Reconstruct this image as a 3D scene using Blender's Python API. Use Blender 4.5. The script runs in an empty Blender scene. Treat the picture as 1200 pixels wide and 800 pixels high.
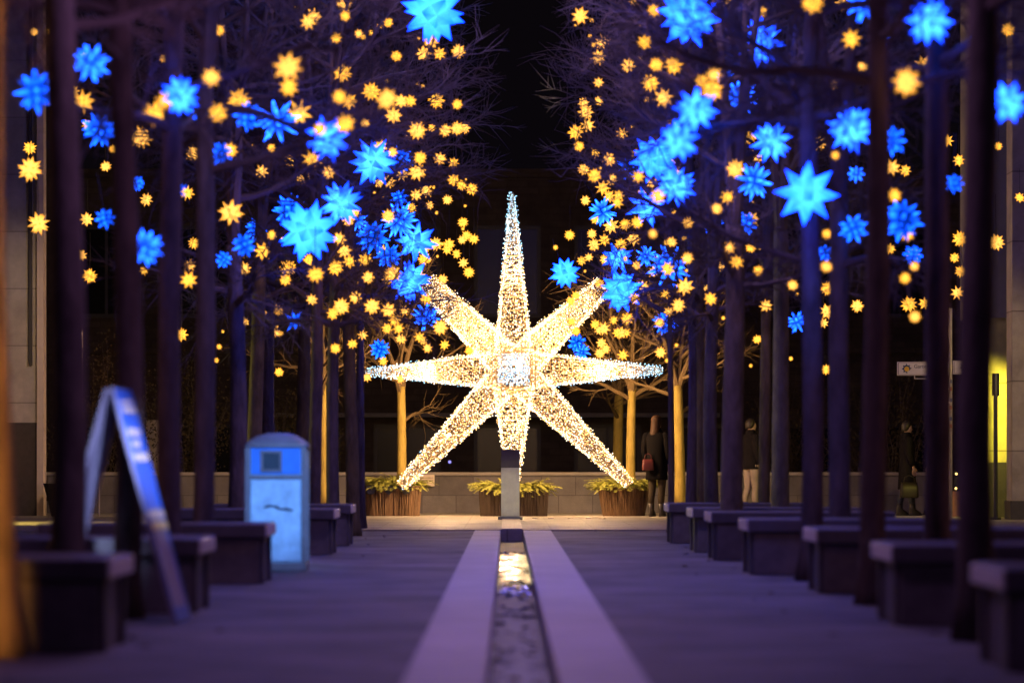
import bpy, bmesh, math, random
from mathutils import Vector, Matrix
R = math.radians
sc = bpy.context.scene
col = sc.collection
# ------------------------------------------------------------------ camera
F = 4500.0            # focal length in pixels of a 1200 wide frame (135 mm lens)
CZ = 0.93             # camera height
VX, VY = 594.5, 542.0 # vanishing point of the avenue
def P(px, py, d):
    return Vector(((px - VX) / F * d, d, CZ + (VY - py) / F * d))
cam = bpy.data.cameras.new('camera')
cam.sensor_width = 36.0; cam.lens = 135.0
cam.shift_x = (600 - VX) / 1200.0
cam.shift_y = (VY - 400) / 1200.0
cam.clip_start = 0.5; cam.clip_end = 1500
cam.dof.use_dof = True; cam.dof.focus_distance = 63.0; cam.dof.aperture_fstop = 1.7
camo = bpy.data.objects.new('camera', cam); col.objects.link(camo)
camo.location = (0, 0, CZ); camo.rotation_euler = (R(90), 0, 0)
sc.camera = camo
# ------------------------------------------------------------------ night sky
w = bpy.data.worlds.new('World'); sc.world = w; w.use_nodes = True
nt = w.node_tree; nt.nodes.clear()
wo = nt.nodes.new('ShaderNodeOutputWorld'); bg = nt.nodes.new('ShaderNodeBackground')
sky = nt.nodes.new('ShaderNodeTexSky'); sky.sky_type = 'NISHITA'; sky.sun_disc = False
sky.sun_elevation = R(-6); sky.sun_rotation = R(160)
mx = nt.nodes.new('ShaderNodeMix'); mx.data_type = 'RGBA'; mx.inputs['Factor'].default_value = 0.96
nt.links.new(sky.outputs[0], mx.inputs['A']); mx.inputs['B'].default_value = (0.055, 0.038, 0.060, 1)
nt.links.new(mx.outputs['Result'], bg.inputs[0]); bg.inputs[1].default_value = 0.05
nt.links.new(bg.outputs[0], wo.inputs[0])
# ------------------------------------------------------------------ exposure, render
sc.view_settings.view_transform = 'Standard'; sc.view_settings.look = 'None'
sc.view_settings.exposure = 0.0; sc.view_settings.gamma = 1.0
cy = sc.cycles
cy.use_denoising = True; cy.denoiser = 'OPENIMAGEDENOISE'
cy.max_bounces = 5; cy.diffuse_bounces = 2; cy.glossy_bounces = 3; cy.transmission_bounces = 3
cy.caustics_reflective = False; cy.caustics_refractive = False
cy.sample_clamp_indirect = 4.0; cy.use_light_tree = True
# ------------------------------------------------------------------ lamps: unseen side lights, and fills added to tint ground, trunks and crowns
def lamp(name, loc, power, color, radius=0.25, spot=None, target=None, blend=0.6):
    l = bpy.data.lights.new(name, 'SPOT' if spot else 'POINT')
    l.energy = power; l.color = color; l.shadow_soft_size = radius
    o = bpy.data.objects.new(name, l); col.objects.link(o); o.location = loc
    if spot:
        l.spot_size = R(spot); l.spot_blend = blend
        o.rotation_euler = (Vector(target) - Vector(loc)).to_track_quat('-Z', 'Y').to_euler()
    return o
VIO = (0.50, 0.34, 1.0); BLU = (0.02, 0.20, 1.0); WARM = (1.0, 0.62, 0.22)
for x, d, e, c_ in ((.5, 12, 60, (.62, .30, 1.0)), (-.6, 20, 130, (.66, .32, .95)), (-.4, 28, 150, (.62, .34, .95)), (.6, 37, 460, (.80, .48, .95)),
                 (-.4, 46, 220, (.55, .36, 1.0)), (.2, 55, 330, (.45, .36, 1.0))):
    lamp('fill_lamp', (x, d, 1.9 + 0.135 * d), e, c_)  # unseen fill added above the avenue for the violet ground light
for x, d in ((2.3, 27), (-2.2, 29), (2.2, 36), (-2.3, 37), (2.5, 44), (-2.4, 45), (2.2, 52), (-2.2, 53)):
    lamp('fill_lamp', (x, d, 1.75 + 0.132 * d), 130, (.02, .12, 1.0))  # unseen blue fill added overhead to turn the crowns navy
lamp('fill_lamp', (1.7, 26.0, 4.5), 500, (.02, .10, 1.0), 0.2, 14, (2.45, 30.3, 2.2))  # added spot putting blue on one right-hand trunk
lamp('fill_lamp', (.6, 46.0, 8.0), 5200, (1.0, .88, .62), 0.2, 3.2, (.055, 61.5, .45))  # added warm spot that brightens the grey stele
lamp('side_light', (-10.0, 43.0, 2.6), 1500, (1.0, .84, .45), 0.4, 22, (2.8, 42.5, 1.9))
lamp('fill_lamp', (0.1, 24.0, 4.3), 5200, (.18, .46, 1), 0.2, 10, (-1.95, 33.0, 0.75), 0.8)  # added spot for the blue light on the bin
lamp('fill_lamp', (0.3, 17.5, 3.6), 6500, (.44, .54, 1), 0.2, 6.6, (-2.14, 22.4, 1.0), 0.6)  # added spot that brightens the folding sign
al = bpy.data.lights.new('trunk_beam', 'AREA'); al.shape = 'RECTANGLE'; al.size = 0.11; al.size_y = 3.6; al.spread = R(3); al.energy = 5; al.color = (1.0, 0.40, 0.07)  # narrow beam added for one trunk, standing in for an unseen street lamp
alo = bpy.data.objects.new('trunk_beam', al); col.objects.link(alo); alo.location = (-1.78, 12.0, 1.7)
alo.rotation_euler = (Vector((-2.45, 18.3, 1.7)) - Vector((-1.78, 12.0, 1.7))).to_track_quat('-Z', 'Y').to_euler()
lamp('side_light', (-8.6, 57.5, 3.4), 1100, (1.0, 0.74, 0.16), 0.4, 62, (-7.0, 57.8, 0.0))
lamp('side_light', (-9.5, 50.0, 2.6), 900, (0.95, 0.85, 0.25), 0.4, 40, (-3.0, 46.5, 1.6))
lamp('side_light', (8.42, 62.9, 2.2), 280, (1.0, 0.80, 0.12), 0.1, 100, (7.95, 64.2, 1.5))
lamp('side_light', (8.9, 57.0, 2.6), 260, (1.0, 0.68, 0.3), 0.3, 70, (7.2, 61.8, 1.3))
lamp('entrance_light', (-6.6, 61.5, 3.4), 280, (1.0, 0.66, 0.35), 0.3, 75, (-8.1, 66.0, 2.2))
lamp('side_light', (-8.0, 27.0, 3.0), 130, (1.0, 0.42, 0.36), 0.4)  # this and the next two: added lights for reddish rims on the trunks
lamp('side_light', (8.5, 25.0, 3.0), 130, (1.0, 0.40, 0.42), 0.4)
lamp('side_light', (8.5, 40.0, 3.0), 110, (1.0, 0.55, 0.36), 0.4)
# ------------------------------------------------------------------ material helpers
MATS = {}
def mat(name, c, rough=0.7, var=0.25, scale=6.0, bump=0.0, bscale=40.0, metal=0.0, spec=0.4, stretch=None):
    if name in MATS: return MATS[name]
    m = bpy.data.materials.new(name); m.use_nodes = True; MATS[name] = m
    n = m.node_tree; b = n.nodes['Principled BSDF']
    tc = n.nodes.new('ShaderNodeTexCoord'); no = n.nodes.new('ShaderNodeTexNoise')
    no.inputs['Scale'].default_value = scale; no.inputs['Detail'].default_value = 6; no.inputs['Roughness'].default_value = 0.65
    src = tc.outputs['Object']
    if stretch:
        mp = n.nodes.new('ShaderNodeMapping'); mp.inputs['Scale'].default_value = stretch
        n.links.new(src, mp.inputs[0]); src = mp.outputs[0]
    n.links.new(src, no.inputs['Vector'])
    rp = n.nodes.new('ShaderNodeValToRGB'); rp.color_ramp.elements[0].position = 0.3; rp.color_ramp.elements[1].position = 0.7
    rp.color_ramp.elements[0].color = [x * (1 - var) for x in c] + [1]
    rp.color_ramp.elements[1].color = [min(1, x * (1 + var)) for x in c] + [1]
    n.links.new(no.outputs['Fac'], rp.inputs[0]); n.links.new(rp.outputs[0], b.inputs['Base Color'])
    b.inputs['Roughness'].default_value = rough; b.inputs['Metallic'].default_value = metal
    b.inputs['Specular IOR Level'].default_value = spec
    if bump:
        n2 = n.nodes.new('ShaderNodeTexNoise'); n2.inputs['Scale'].default_value = bscale; n2.inputs['Detail'].default_value = 5
        n.links.new(src, n2.inputs['Vector'])
        bp = n.nodes.new('ShaderNodeBump'); bp.inputs['Strength'].default_value = bump; bp.inputs['Distance'].default_value = 0.02
        n.links.new(n2.outputs['Fac'], bp.inputs['Height']); n.links.new(bp.outputs[0], b.inputs['Normal'])
    return m
def glow(name, c, strength, c_tip=None):
    if name in MATS: return MATS[name]
    m = bpy.data.materials.new(name); m.use_nodes = True; MATS[name] = m
    n = m.node_tree; n.nodes.clear()
    out = n.nodes.new('ShaderNodeOutputMaterial'); e = n.nodes.new('ShaderNodeEmission')
    e.inputs[1].default_value = strength; n.links.new(e.outputs[0], out.inputs[0])
    if c_tip is None:
        e.inputs[0].default_value = (*c, 1)
    else:
        at = n.nodes.new('ShaderNodeAttribute'); at.attribute_name = 'glow'
        mxx = n.nodes.new('ShaderNodeMix'); mxx.data_type = 'RGBA'
        mxx.inputs['A'].default_value = (*c_tip, 1); mxx.inputs['B'].default_value = (*c, 1)
        n.links.new(at.outputs['Fac'], mxx.inputs['Factor'])
        a2 = n.nodes.new('ShaderNodeAttribute'); a2.attribute_name = 'tone'
        vm = n.nodes.new('ShaderNodeVectorMath'); vm.operation = 'SCALE'
        n.links.new(mxx.outputs['Result'], vm.inputs[0]); n.links.new(a2.outputs['Fac'], vm.inputs['Scale'])
        n.links.new(vm.outputs[0], e.inputs[0])
    return m
def block_mat(name, c, bw, bh, mortar=0.012, dark=0.55, rough=0.75, axes='xz', off=0.5, spec=0.3):
    m = mat(name, c, rough, 0.22, 3.0, 0.25, 60, spec=spec)
    n = m.node_tree; b = n.nodes['Principled BSDF']
    rp = [x for x in n.nodes if x.type == 'VALTORGB'][0]
    tc = [x for x in n.nodes if x.type == 'TEX_COORD'][0]
    sep = n.nodes.new('ShaderNodeSeparateXYZ'); cmb = n.nodes.new('ShaderNodeCombineXYZ')
    n.links.new(tc.outputs['Object'], sep.inputs[0])
    n.links.new(sep.outputs['XYZ'.index(axes[0].upper())], cmb.inputs[0]); n.links.new(sep.outputs['XYZ'.index(axes[1].upper())], cmb.inputs[1])
    br = n.nodes.new('ShaderNodeTexBrick'); br.offset = off
    br.inputs['Scale'].default_value = 1.0; br.inputs['Brick Width'].default_value = bw; br.inputs['Row Height'].default_value = bh
    br.inputs['Mortar Size'].default_value = mortar
    br.inputs['Color1'].default_value = (1, 1, 1, 1); br.inputs['Color2'].default_value = (0.72, 0.72, 0.74, 1); br.inputs['Mortar'].default_value = (dark, dark, dark, 1)
    n.links.new(cmb.outputs[0], br.inputs['Vector'])
    mu = n.nodes.new('ShaderNodeMix'); mu.data_type = 'RGBA'; mu.blend_type = 'MULTIPLY'; mu.inputs['Factor'].default_value = 1
    n.links.new(rp.outputs[0], mu.inputs['A']); n.links.new(br.outputs['Color'], mu.inputs['B'])
    n.links.new(mu.outputs['Result'], b.inputs['Base Color'])
    return m
# ------------------------------------------------------------------ mesh helpers
class MB:
    def __init__(s): s.v = []; s.f = []; s.mi = []; s.cur = 0
    def face(s, idx): s.f.append(idx); s.mi.append(s.cur)
    def box(s, x0, x1, y0, y1, z0, z1, M=None):
        b = len(s.v)
        for z in (z0, z1):
            for x, y in ((x0, y0), (x1, y0), (x1, y1), (x0, y1)):
                p = Vector((x, y, z)); s.v.append(tuple(M @ p if M else p))
        for q in ((0, 3, 2, 1), (4, 5, 6, 7), (0, 1, 5, 4), (1, 2, 6, 5), (2, 3, 7, 6), (3, 0, 4, 7)):
            s.face([b + i for i in q])
        return s
    def tube(s, pts, rad, n=6, cap=True):
        pts = [Vector(p) for p in pts]
        if not hasattr(rad, '__len__'): rad = [rad] * len(pts)
        b = len(s.v); ref = None
        for i, p in enumerate(pts):
            t = (pts[min(i + 1, len(pts) - 1)] - pts[max(i - 1, 0)])
            if t.length < 1e-9: t = Vector((0, 0, 1))
            t.normalize()
            if ref is None:
                ref = t.orthogonal().normalized()
            else:
                ref = ref - t * ref.dot(t)
                ref = ref.normalized() if ref.length > 1e-6 else t.orthogonal().normalized()
            bi = t.cross(ref)
            for k in range(n):
                a = 2 * math.pi * k / n
                s.v.append(tuple(p + (ref * math.cos(a) + bi * math.sin(a)) * rad[i]))
        for i in range(len(pts) - 1):
            for k in range(n):
                k2 = (k + 1) % n
                s.face([b + i * n + k, b + i * n + k2, b + (i + 1) * n + k2, b + (i + 1) * n + k])
        if cap:
            s.face([b + k for k in range(n)][::-1]); s.face([b + (len(pts) - 1) * n + k for k in range(n)])
        return s
    def loft(s, rings, n=16, cap=True):
        """rings: (cx, cy, z, rx, ry[, squareness])"""
        b = len(s.v)
        for r in rings:
            e = r[5] if len(r) > 5 else 1.0
            for k in range(n):
                a = 2 * math.pi * k / n; c, q = math.cos(a), math.sin(a)
                c = math.copysign(abs(c) ** e, c); q = math.copysign(abs(q) ** e, q)
                s.v.append((r[0] + r[3] * c, r[1] + r[4] * q, r[2]))
        for i in range(len(rings) - 1):
            for k in range(n):
                k2 = (k + 1) % n
                s.face([b + i * n + k, b + i * n + k2, b + (i + 1) * n + k2, b + (i + 1) * n + k])
        if cap:
            s.face([b + k for k in range(n)][::-1]); s.face([b + (len(rings) - 1) * n + k for k in range(n)])
        return s
    def octa(s, p, r, ax=None, st=1.0):
        b = len(s.v)
        for dx, dy, dz in ((1, 0, 0), (-1, 0, 0), (0, 1, 0), (0, -1, 0), (0, 0, 1), (0, 0, -1)):
            s.v.append((p[0] + dx * r, p[1] + dy * r, p[2] + dz * r * st))
        for q in ((0, 2, 4), (2, 1, 4), (1, 3, 4), (3, 0, 4), (2, 0, 5), (1, 2, 5), (3, 1, 5), (0, 3, 5)):
            s.face([b + i for i in q])
    def mesh(s, name, mats, smooth=False):
        me = bpy.data.meshes.new(name); me.from_pydata(s.v, [], s.f)
        mats = mats if isinstance(mats, (list, tuple)) else [mats]
        for m in mats: me.materials.append(m)
        if len(mats) > 1: me.polygons.foreach_set('material_index', s.mi)
        if smooth: me.polygons.foreach_set('use_smooth', [True] * len(me.polygons))
        me.update(); return me
    def build(s, name, mats, parent=None, smooth=False, bevel=0.0, loc=None):
        o = bpy.data.objects.new(name, s.mesh(name, mats, smooth)); col.objects.link(o)
        if parent: o.parent = parent
        if loc: o.location = loc
        if bevel:
            bv = o.modifiers.new('bevel', 'BEVEL'); bv.width = bevel; bv.segments = 2; bv.limit_method = 'ANGLE'
        return o
def tag(o, label=None, cat=None, group=None, kind=None):
    if label: o['label'] = label
    if cat: o['category'] = cat
    if group: o['group'] = group
    if kind: o['kind'] = kind
    return o
def empty(name, loc, label, cat, group=None, rz=0.0):
    o = bpy.data.objects.new(name, None); col.objects.link(o); o.empty_display_size = 0.2
    o.location = loc; o.rotation_euler = (0, 0, rz)
    return tag(o, label, cat, group)
def copy_tree(o, parent=None):
    c = o.copy(); col.objects.link(c)
    if parent: c.parent = parent
    for ch in o.children: copy_tree(ch, c)
    return c
def structure(o): o['kind'] = 'structure'; return o
# ------------------------------------------------------------------ ground, paving, rill
M_aisle = mat('bound_gravel', (0.155, 0.15, 0.155), 0.7, 0.62, 0.9, 0.6, 60, spec=0.22)
M_kerb = mat('pale_granite', (0.50, 0.48, 0.48), 0.6, 0.16, 1.6, 0.2, 120, spec=0.3)
M_pave = block_mat('stone_paving', (0.36, 0.32, 0.27), 1.2, 0.6, 0.012, 0.55, 0.55, 'xy', spec=0.3)
M_earth = mat('dark_ground', (0.05, 0.045, 0.04), 0.9, 0.3, 1.0, 0.3, 20)
RX0, RX1, KX0, KX1 = -0.09, 0.215, -0.445, 0.595
YE = 52.3
g = MB(); g.box(-400, 400, -60, 900, -0.6, -0.32); structure(g.build('ground', M_earth))
a = MB()
a.box(-16, KX0, -6, YE, -0.3, 0.0); a.box(KX1, 16, -6, YE, -0.3, 0.0)
structure(a.build('avenue_path', M_aisle))
k = MB()
nsl = 24
for i in range(nsl):
    y0 = -6 + (YE + 6) * i / nsl; y1 = -6 + (YE + 6) * (i + 1) / nsl - 0.006
    k.box(KX0 + 0.001, RX0, y0, y1, -0.3, 0.012); k.box(RX1, KX1 - 0.001, y0, y1, -0.3, 0.012)
structure(k.build('channel_kerb', M_kerb, bevel=0.004))
p = MB(); p.box(-16, 16, YE, 69.75, -0.3, 0.02); p.box(-16, 16, 69.75, 100, -0.3, 0.015)
structure(p.build('square_paving', M_pave))
c = MB(); c.box(RX0, RX1, -6, YE, -0.31, -0.14)
M_bed = mat('wet_channel_stone', (0.035, 0.03, 0.038), 0.6, 0.8, 1.6, 1.0, 7, spec=0.3, stretch=(1, 0.35, 1))
structure(c.build('channel_bed', M_bed))
# running water in the middle of the channel: real ripples
wm = bpy.data.materials.new('running_water'); wm.use_nodes = True
b = wm.node_tree.nodes['Principled BSDF']
b.inputs['Base Color'].default_value = (0.05, 0.05, 0.06, 1); b.inputs['Roughness'].default_value = 0.06
b.inputs['Specular IOR Level'].default_value = 0.9; b.inputs['IOR'].default_value = 1.33
rng = random.Random(5)
wv = MB(); NX, NY = 12, 420; Y0, Y1 = 30.8, 45.4
ph = [(rng.uniform(0, 6.28), rng.uniform(9, 32), rng.uniform(-22, 22)) for _ in range(14)]
def wz(x, y): return -0.105 + sum(0.0011 * math.sin(q[1] * y + q[2] * x + q[0]) for q in ph)
for j in range(NY + 1):
    for i in range(NX + 1):
        x = RX0 + 0.002 + (RX1 - RX0 - 0.004) * i / NX; y = Y0 + (Y1 - Y0) * j / NY
        e_ = min(y - Y0, Y1 - y); fall = max(0.0, 1 - e_ / 2.2); wv.v.append((x, y, wz(x, y) - .052 * fall * (1 + .9 * math.sin(x * 31 + y * 3.1) * math.sin(y * 7.3 - x * 13))))
for j in range(NY):
    for i in range(NX):
        q = j * (NX + 1) + i; wv.face([q, q + 1, q + NX + 2, q + NX + 1])
structure(wv.build('water', wm, smooth=True))
cs = MB(); cs.box(RX0 + 0.01, RX1 - 0.01, YE + 0.02, 61.2, 0.02, 0.035)
structure(cs.build('channel_cover', mat('cover_stone', (0.45, 0.40, 0.34), 0.5, 0.12, 3), bevel=0.003))
for i, px in enumerate((627, 646, 669, 690, 706)):  # metal discs added in place of bright glints on the paving
    s_ = MB(); s_.loft([(0, 0, 0.0, 0.06, 0.06), (0, 0, 0.012, 0.055, 0.055), (0, 0, 0.018, 0.03, 0.03)], 14)
    o = s_.build('paving_glint', mat('glint_metal', (0.6, 0.55, 0.48), 0.3, 0.1, metal=1.0), loc=P(px, 0, 62.6) * Vector((1, 1, 0)) + Vector((0, 0, 0.021)))
    tag(o, 'small metal disc added for a glint on the lit paving right of the grey post', 'glint', 'glints on the paving')
lv = MB(); rl = random.Random(21)
for i in range(170):
    if i < 90: x, y, z = rl.uniform(RX0, RX1), rl.choice((rl.uniform(13, 31), rl.gauss(21, 1.2), rl.gauss(27, .8))), -.137
    else:
        y = rl.uniform(14, 52); x = rl.choice((-1, 1)) * (.55 + abs(rl.gauss(0, 1)) * 1.1 + .9); z = .003
        if x < 0: x += .1
    a_ = rl.uniform(0, 6.28); L_ = rl.uniform(.025, .05); c_, q_ = math.cos(a_) * L_, math.sin(a_) * L_; b_ = len(lv.v)
    lv.v += [(x - c_, y - q_, z), (x - q_ * .5, y + c_ * .5, z + rl.uniform(.004, .02)), (x + c_, y + q_, z + .004), (x + q_ * .5, y - c_ * .5, z + rl.uniform(.004, .02))]; lv.face([b_, b_ + 1, b_ + 2, b_ + 3])
tag(lv.build('fallen_leaves', mat('dead_leaf', (0.07, 0.05, 0.04), 0.7, 0.6, 15)), 'scattered dead leaves on the path and in the channel', 'leaves', kind='stuff')
# ------------------------------------------------------------------ low wall and background buildings
M_wall = block_mat('grey_wall_stone', (0.15, 0.135, 0.14), 0.62, 0.34, 0.008, 0.55, 0.8)
wb = MB(); wb.box(-8.35, 7.9, 69.75, 70.15, 0.01, 0.70)
cp = MB(); cp.box(-8.4, 7.95, 69.71, 70.2, 0.70, 0.76)
wl = empty('low_wall', (0, 69.9, 0), 'low grey stone block wall behind the planters and the star', 'wall')
def par(o, root):                       # keep world placement below an Empty
    o.parent = root; o.matrix_parent_inverse = Matrix.Translation(root.location).inverted(); return o
par(wb.build('wall_body', M_wall), wl); par(cp.build('coping', mat('coping_stone', (0.27, 0.24, 0.22), 0.7, 0.15, 4), bevel=0.01), wl)
pl = MB(); q0 = P(490, 569.5, 69.6); q1 = P(509, 556, 69.6)
pl.box(q0.x, q1.x, 69.64, 69.70, q0.z, q1.z)
pq = pl.build('wall_plaque', mat('plaque_cream', (0.62, 0.52, 0.42), 0.5, 0.05), bevel=0.004)
tag(pq, 'small cream plaque on the low wall right of the left planter', 'plaque')
fr = MB(); fr.box(q0.x + .02, q1.x - .02, 69.63, 69.64, q1.z - 0.06, q1.z - 0.05); fr.box(q0.x + .02, q1.x - .02, 69.63, 69.64, q1.z - 0.1, q1.z - 0.093)
fr.build('plaque_line', mat('plaque_ink', (0.25, 0.2, 0.18)), pq)

M_fac = block_mat('dark_brick', (0.10, 0.075, 0.062), 0.5, 0.16, 0.012, 0.7, 0.85)
M_gdark = mat('dark_window_glass', (0.01, 0.01, 0.012), 0.25, 0.1, spec=0.15)
M_frame = mat('dark_frame', (0.05, 0.045, 0.045), 0.5, 0.1)
fb = empty('brick_building', (0, 92, 0), 'dark brick building across the square behind the lit star', 'building')
f_ = MB(); f_.box(-22, 22, 92, 104, -0.3, 7.9); f_.box(-22.2, 22.2, 91.7, 92, 3.55, 3.8); f_.box(-22.2, 22.2, 91.8, 92, 7.75, 7.95)
par(f_.build('brick_wall', M_fac), fb)
cn = MB(); cn.box(-5.5, 5.0, 90.3, 91.7, 2.0, 2.1)
par(cn.build('canopy', mat('canopy_grey', (0.2, 0.18, 0.17), 0.6, 0.1)), fb)
for row, (z0, z1) in enumerate(((0.3, 1.85), (4.4, 6.6))):
    for i in range(-8, 9):
        x = i * 2.4
        wf = MB(); t = 0.09
        wf.box(x - .8, x + .8, 91.9, 91.995, z0, z0 + t); wf.box(x - .8, x + .8, 91.9, 91.995, z1 - t, z1)
        wf.box(x - .8, x - .8 + t, 91.9, 91.995, z0 + t, z1 - t); wf.box(x + .8 - t, x + .8, 91.9, 91.995, z0 + t, z1 - t); wf.box(x - .03, x + .03, 91.91, 91.995, z0 + t, z1 - t)
        wo_ = par(wf.build('window', M_frame), fb)
        gp = MB(); gp.box(x - .71, x + .71, 91.95, 91.985, z0 + t, z1 - t)
        par(gp.build('pane', M_gdark), fb).parent = wo_
        wo_.children[0].matrix_parent_inverse = Matrix.Translation(fb.location).inverted() if False else Matrix.Identity(4)
# left building corner
M_pan = block_mat('facade_panel', (0.46, 0.42, 0.38), 2.0, 0.98, 0.01, 0.5, 0.6)
M_gran = mat('dark_granite', (0.06, 0.055, 0.055), 0.35, 0.2, 8)
lb = empty('panel_building', (-9, 66, 0), 'pale panelled building corner at the left edge behind the trunks', 'building')
u = MB(); u.box(-15, -8.08, 66.0, 67.2, 1.62, 13); par(u.build('panel_wall', M_pan), lb)
u = MB(); u.box(-15, -8.08, 66.01, 67.2, 0.02, 1.62); par(u.build('granite_base', M_gran), lb)
u = MB(); u.box(-8.075, -7.96, 65.9, 66.3, 0.02, 13); par(u.build('corner_pilaster', mat('pilaster_pale', (0.55, 0.45, 0.4), 0.6, 0.08)), lb)
u = MB(); u.box(-8.22, -8.16, 65.93, 65.995, 2.6, 12); par(u.build('drain_pipe', M_frame), lb)
# right building
rb_ = empty('lit_building', (9, 63, 0), 'building with yellow lit wall and stone pillar at the right edge', 'building')
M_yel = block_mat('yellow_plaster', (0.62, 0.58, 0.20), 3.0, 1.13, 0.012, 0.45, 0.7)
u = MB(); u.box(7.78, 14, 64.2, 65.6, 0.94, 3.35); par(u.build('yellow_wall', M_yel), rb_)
u = MB(); u.box(7.86, 14, 64.19, 65.6, 0.02, 0.94); par(u.build('granite_base', M_gran), rb_)
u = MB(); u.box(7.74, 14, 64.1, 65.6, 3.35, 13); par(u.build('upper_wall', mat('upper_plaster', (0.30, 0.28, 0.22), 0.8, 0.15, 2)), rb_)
u = MB(); u.box(8.1, 8.75, 61.6, 62.3, 0.32, 13); par(u.build('stone_pillar', block_mat('pillar_stone', (0.42, 0.37, 0.31), 2.0, 1.12, 0.012, 0.45, 0.7)), rb_)
u = MB(); u.box(8.07, 8.78, 61.57, 62.33, 0.02, 0.32); par(u.build('pillar_foot', M_gran), rb_)
u = MB(); u.tube([(7.82, 61.5, 0.02), (7.82, 61.5, 2.34)], 0.035, 10); u.loft([(7.82, 61.5, 2.0, .06, .06), (7.82, 61.5, 2.36, .06, .06)], 10); u.loft([(7.82, 61.5, 0.02, .09, .09), (7.82, 61.5, 0.06, .09, .09)], 12)
tag(u.build('bollard_post', mat('post_dark', (0.03, 0.03, 0.03), 0.4)), 'thin dark upright post before the yellow lit wall', 'post')
# ------------------------------------------------------------------ trees
M_bark = mat('bark', (0.125, 0.10, 0.09), 0.85, 0.5, 7, 1.0, 24, spec=0.2, stretch=(1, 1, 0.35))
M_bark3 = mat('olive_bark', (0.17, 0.13, 0.065), 0.85, 0.5, 7, 1.0, 24, spec=0.2, stretch=(1, 1, 0.35)); M_bark4 = mat('brown_bark', (0.12, 0.088, 0.075), 0.85, 0.5, 7, 1.0, 24, spec=0.2, stretch=(1, 1, 0.35))
M_bark2 = mat('star_lit_bark', (0.36, 0.26, 0.06), 0.8, 0.3, 9, 0.6, 26, spec=0.2, stretch=(1, 1, 0.35))  # yellow base puts the big star's light into the trunk colour
M_twig = mat('twigs', (0.115, 0.088, 0.08), 0.8, 0.3, 3, spec=0.2)
def gen_tree(seed, fork=2.9, top=8.6, rad=2.1, r0=0.1, nprim=30, nsec=10, ntw=11, lean=0.0):
    rn = random.Random(seed)
    t = MB(); h = fork + 0.5; ph1, ph2 = rn.uniform(0, 6), rn.uniform(0, 6)
    sway = lambda z: Vector((lean * z + 0.025 * math.sin(z * 1.3 + ph1) - 0.025 * math.sin(ph1), 0.025 * math.sin(z * 1.1 + ph2) - 0.025 * math.sin(ph2), z))
    pts, rr = [], []
    for i in range(15):
        z = h * i / 14; pts.append(sway(z)); rr.append(r0 * (1.0 + 0.45 * math.exp(-z * 9) - 0.22 * z / h) * (1 + 0.03 * rn.uniform(-1, 1)))
    t.tube(pts, rr, 14)
    c = MB()
    # leaders
    lead = []
    for q in range(3):
        a = rn.uniform(0, 6.28); P0 = sway(h - 0.12); L = []
        for i in range(9):
            s = i / 8
            L.append(P0 + Vector((math.cos(a) * 0.55 * s ** 1.2 + 0.05 * rn.uniform(-1, 1) * s, math.sin(a) * 0.55 * s ** 1.2 + 0.05 * rn.uniform(-1, 1) * s, (top - h) * s * (1 - 0.12 * q))))
        lead.append(L); c.tube(L, [r0 * 0.62 * (1 - 0.85 * i / 8) for i in range(9)], 7)
    zc, rz = (top + fork) / 2 - 0.1, (top - fork) / 2 + 0.55
    def branch(p, dr, L, r, segs, n, up=0.25, wob=0.22):
        pts = [p.copy()]; d = dr.normalized()
        for i in range(segs):
            d = (d + Vector((rn.uniform(-wob, wob), rn.uniform(-wob, wob), rn.uniform(-wob, wob) + up / segs))).normalized()
            pts.append(pts[-1] + d * (L / segs))
        c.tube(pts, [r * (1 - 0.8 * i / segs) for i in range(segs + 1)], n, cap=False)
        return pts
    for i in range(nprim):
        s = (i + rn.random()) / nprim
        L = lead[i % 3]; z = h - 0.2 + (top - h) * 0.9 * s
        k_ = min(7, int(s * 8)); P0 = L[k_].lerp(L[k_ + 1], rn.random()) if s > 0.12 else sway(fork + rn.uniform(-0.15, 0.4))
        a = i * 2.399 + rn.uniform(-0.4, 0.4)
        el = rn.uniform(-0.05, 0.5) + 0.5 * s
        zz = (P0.z + 0.5 - zc) / rz
        reach = rad * math.sqrt(max(0.12, 1 - zz * zz)) * rn.uniform(0.8, 1.1)
        dr = Vector((math.cos(a) * math.cos(el), math.sin(a) * math.cos(el), math.sin(el)))
        pp = branch(P0, dr, reach / max(0.6, math.cos(el)), 0.030 + 0.012 * (1 - s), 7, 5)
        for j in range(nsec):
            q = 0.22 + 0.78 * (j + rn.random()) / nsec; f = q * 7; k2 = min(6, int(f)); p2 = pp[k2].lerp(pp[k2 + 1], f - k2)
            d0 = (pp[k2 + 1] - pp[k2]).normalized()
            d2 = (d0 + Vector((rn.uniform(-1, 1), rn.uniform(-1, 1), rn.uniform(-0.9, 0.8))) * 0.95).normalized()
            s2 = branch(p2, d2, rn.uniform(0.4, 0.95) * (1.15 - 0.4 * q), 0.011, 4, 3, 0.1, 0.3)
            for m in range(ntw):
                f = 4 * (0.15 + 0.85 * rn.random()); k3 = min(3, int(f)); p3 = s2[k3].lerp(s2[k3 + 1], f - k3)
                d3 = ((s2[k3 + 1] - s2[k3]).normalized() + Vector((rn.uniform(-1, 1), rn.uniform(-1, 1), rn.uniform(-1, 1))) * 0.9)
                branch(p3, d3, rn.uniform(0.18, 0.48), 0.0052, 2, 3, 0.05, 0.35)
    return t, c
protos = []
for sd in range(5):
    t, c = gen_tree(11 + sd * 7, fork=2.75 + 0.12 * (sd % 3), r0=0.1, rad=1.62)
    protos.append((t.mesh('trunk', (M_bark, M_bark3, M_bark, M_bark3, M_bark4)[sd], True), c.mesh('branches', M_twig)))
near_t = []
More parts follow.
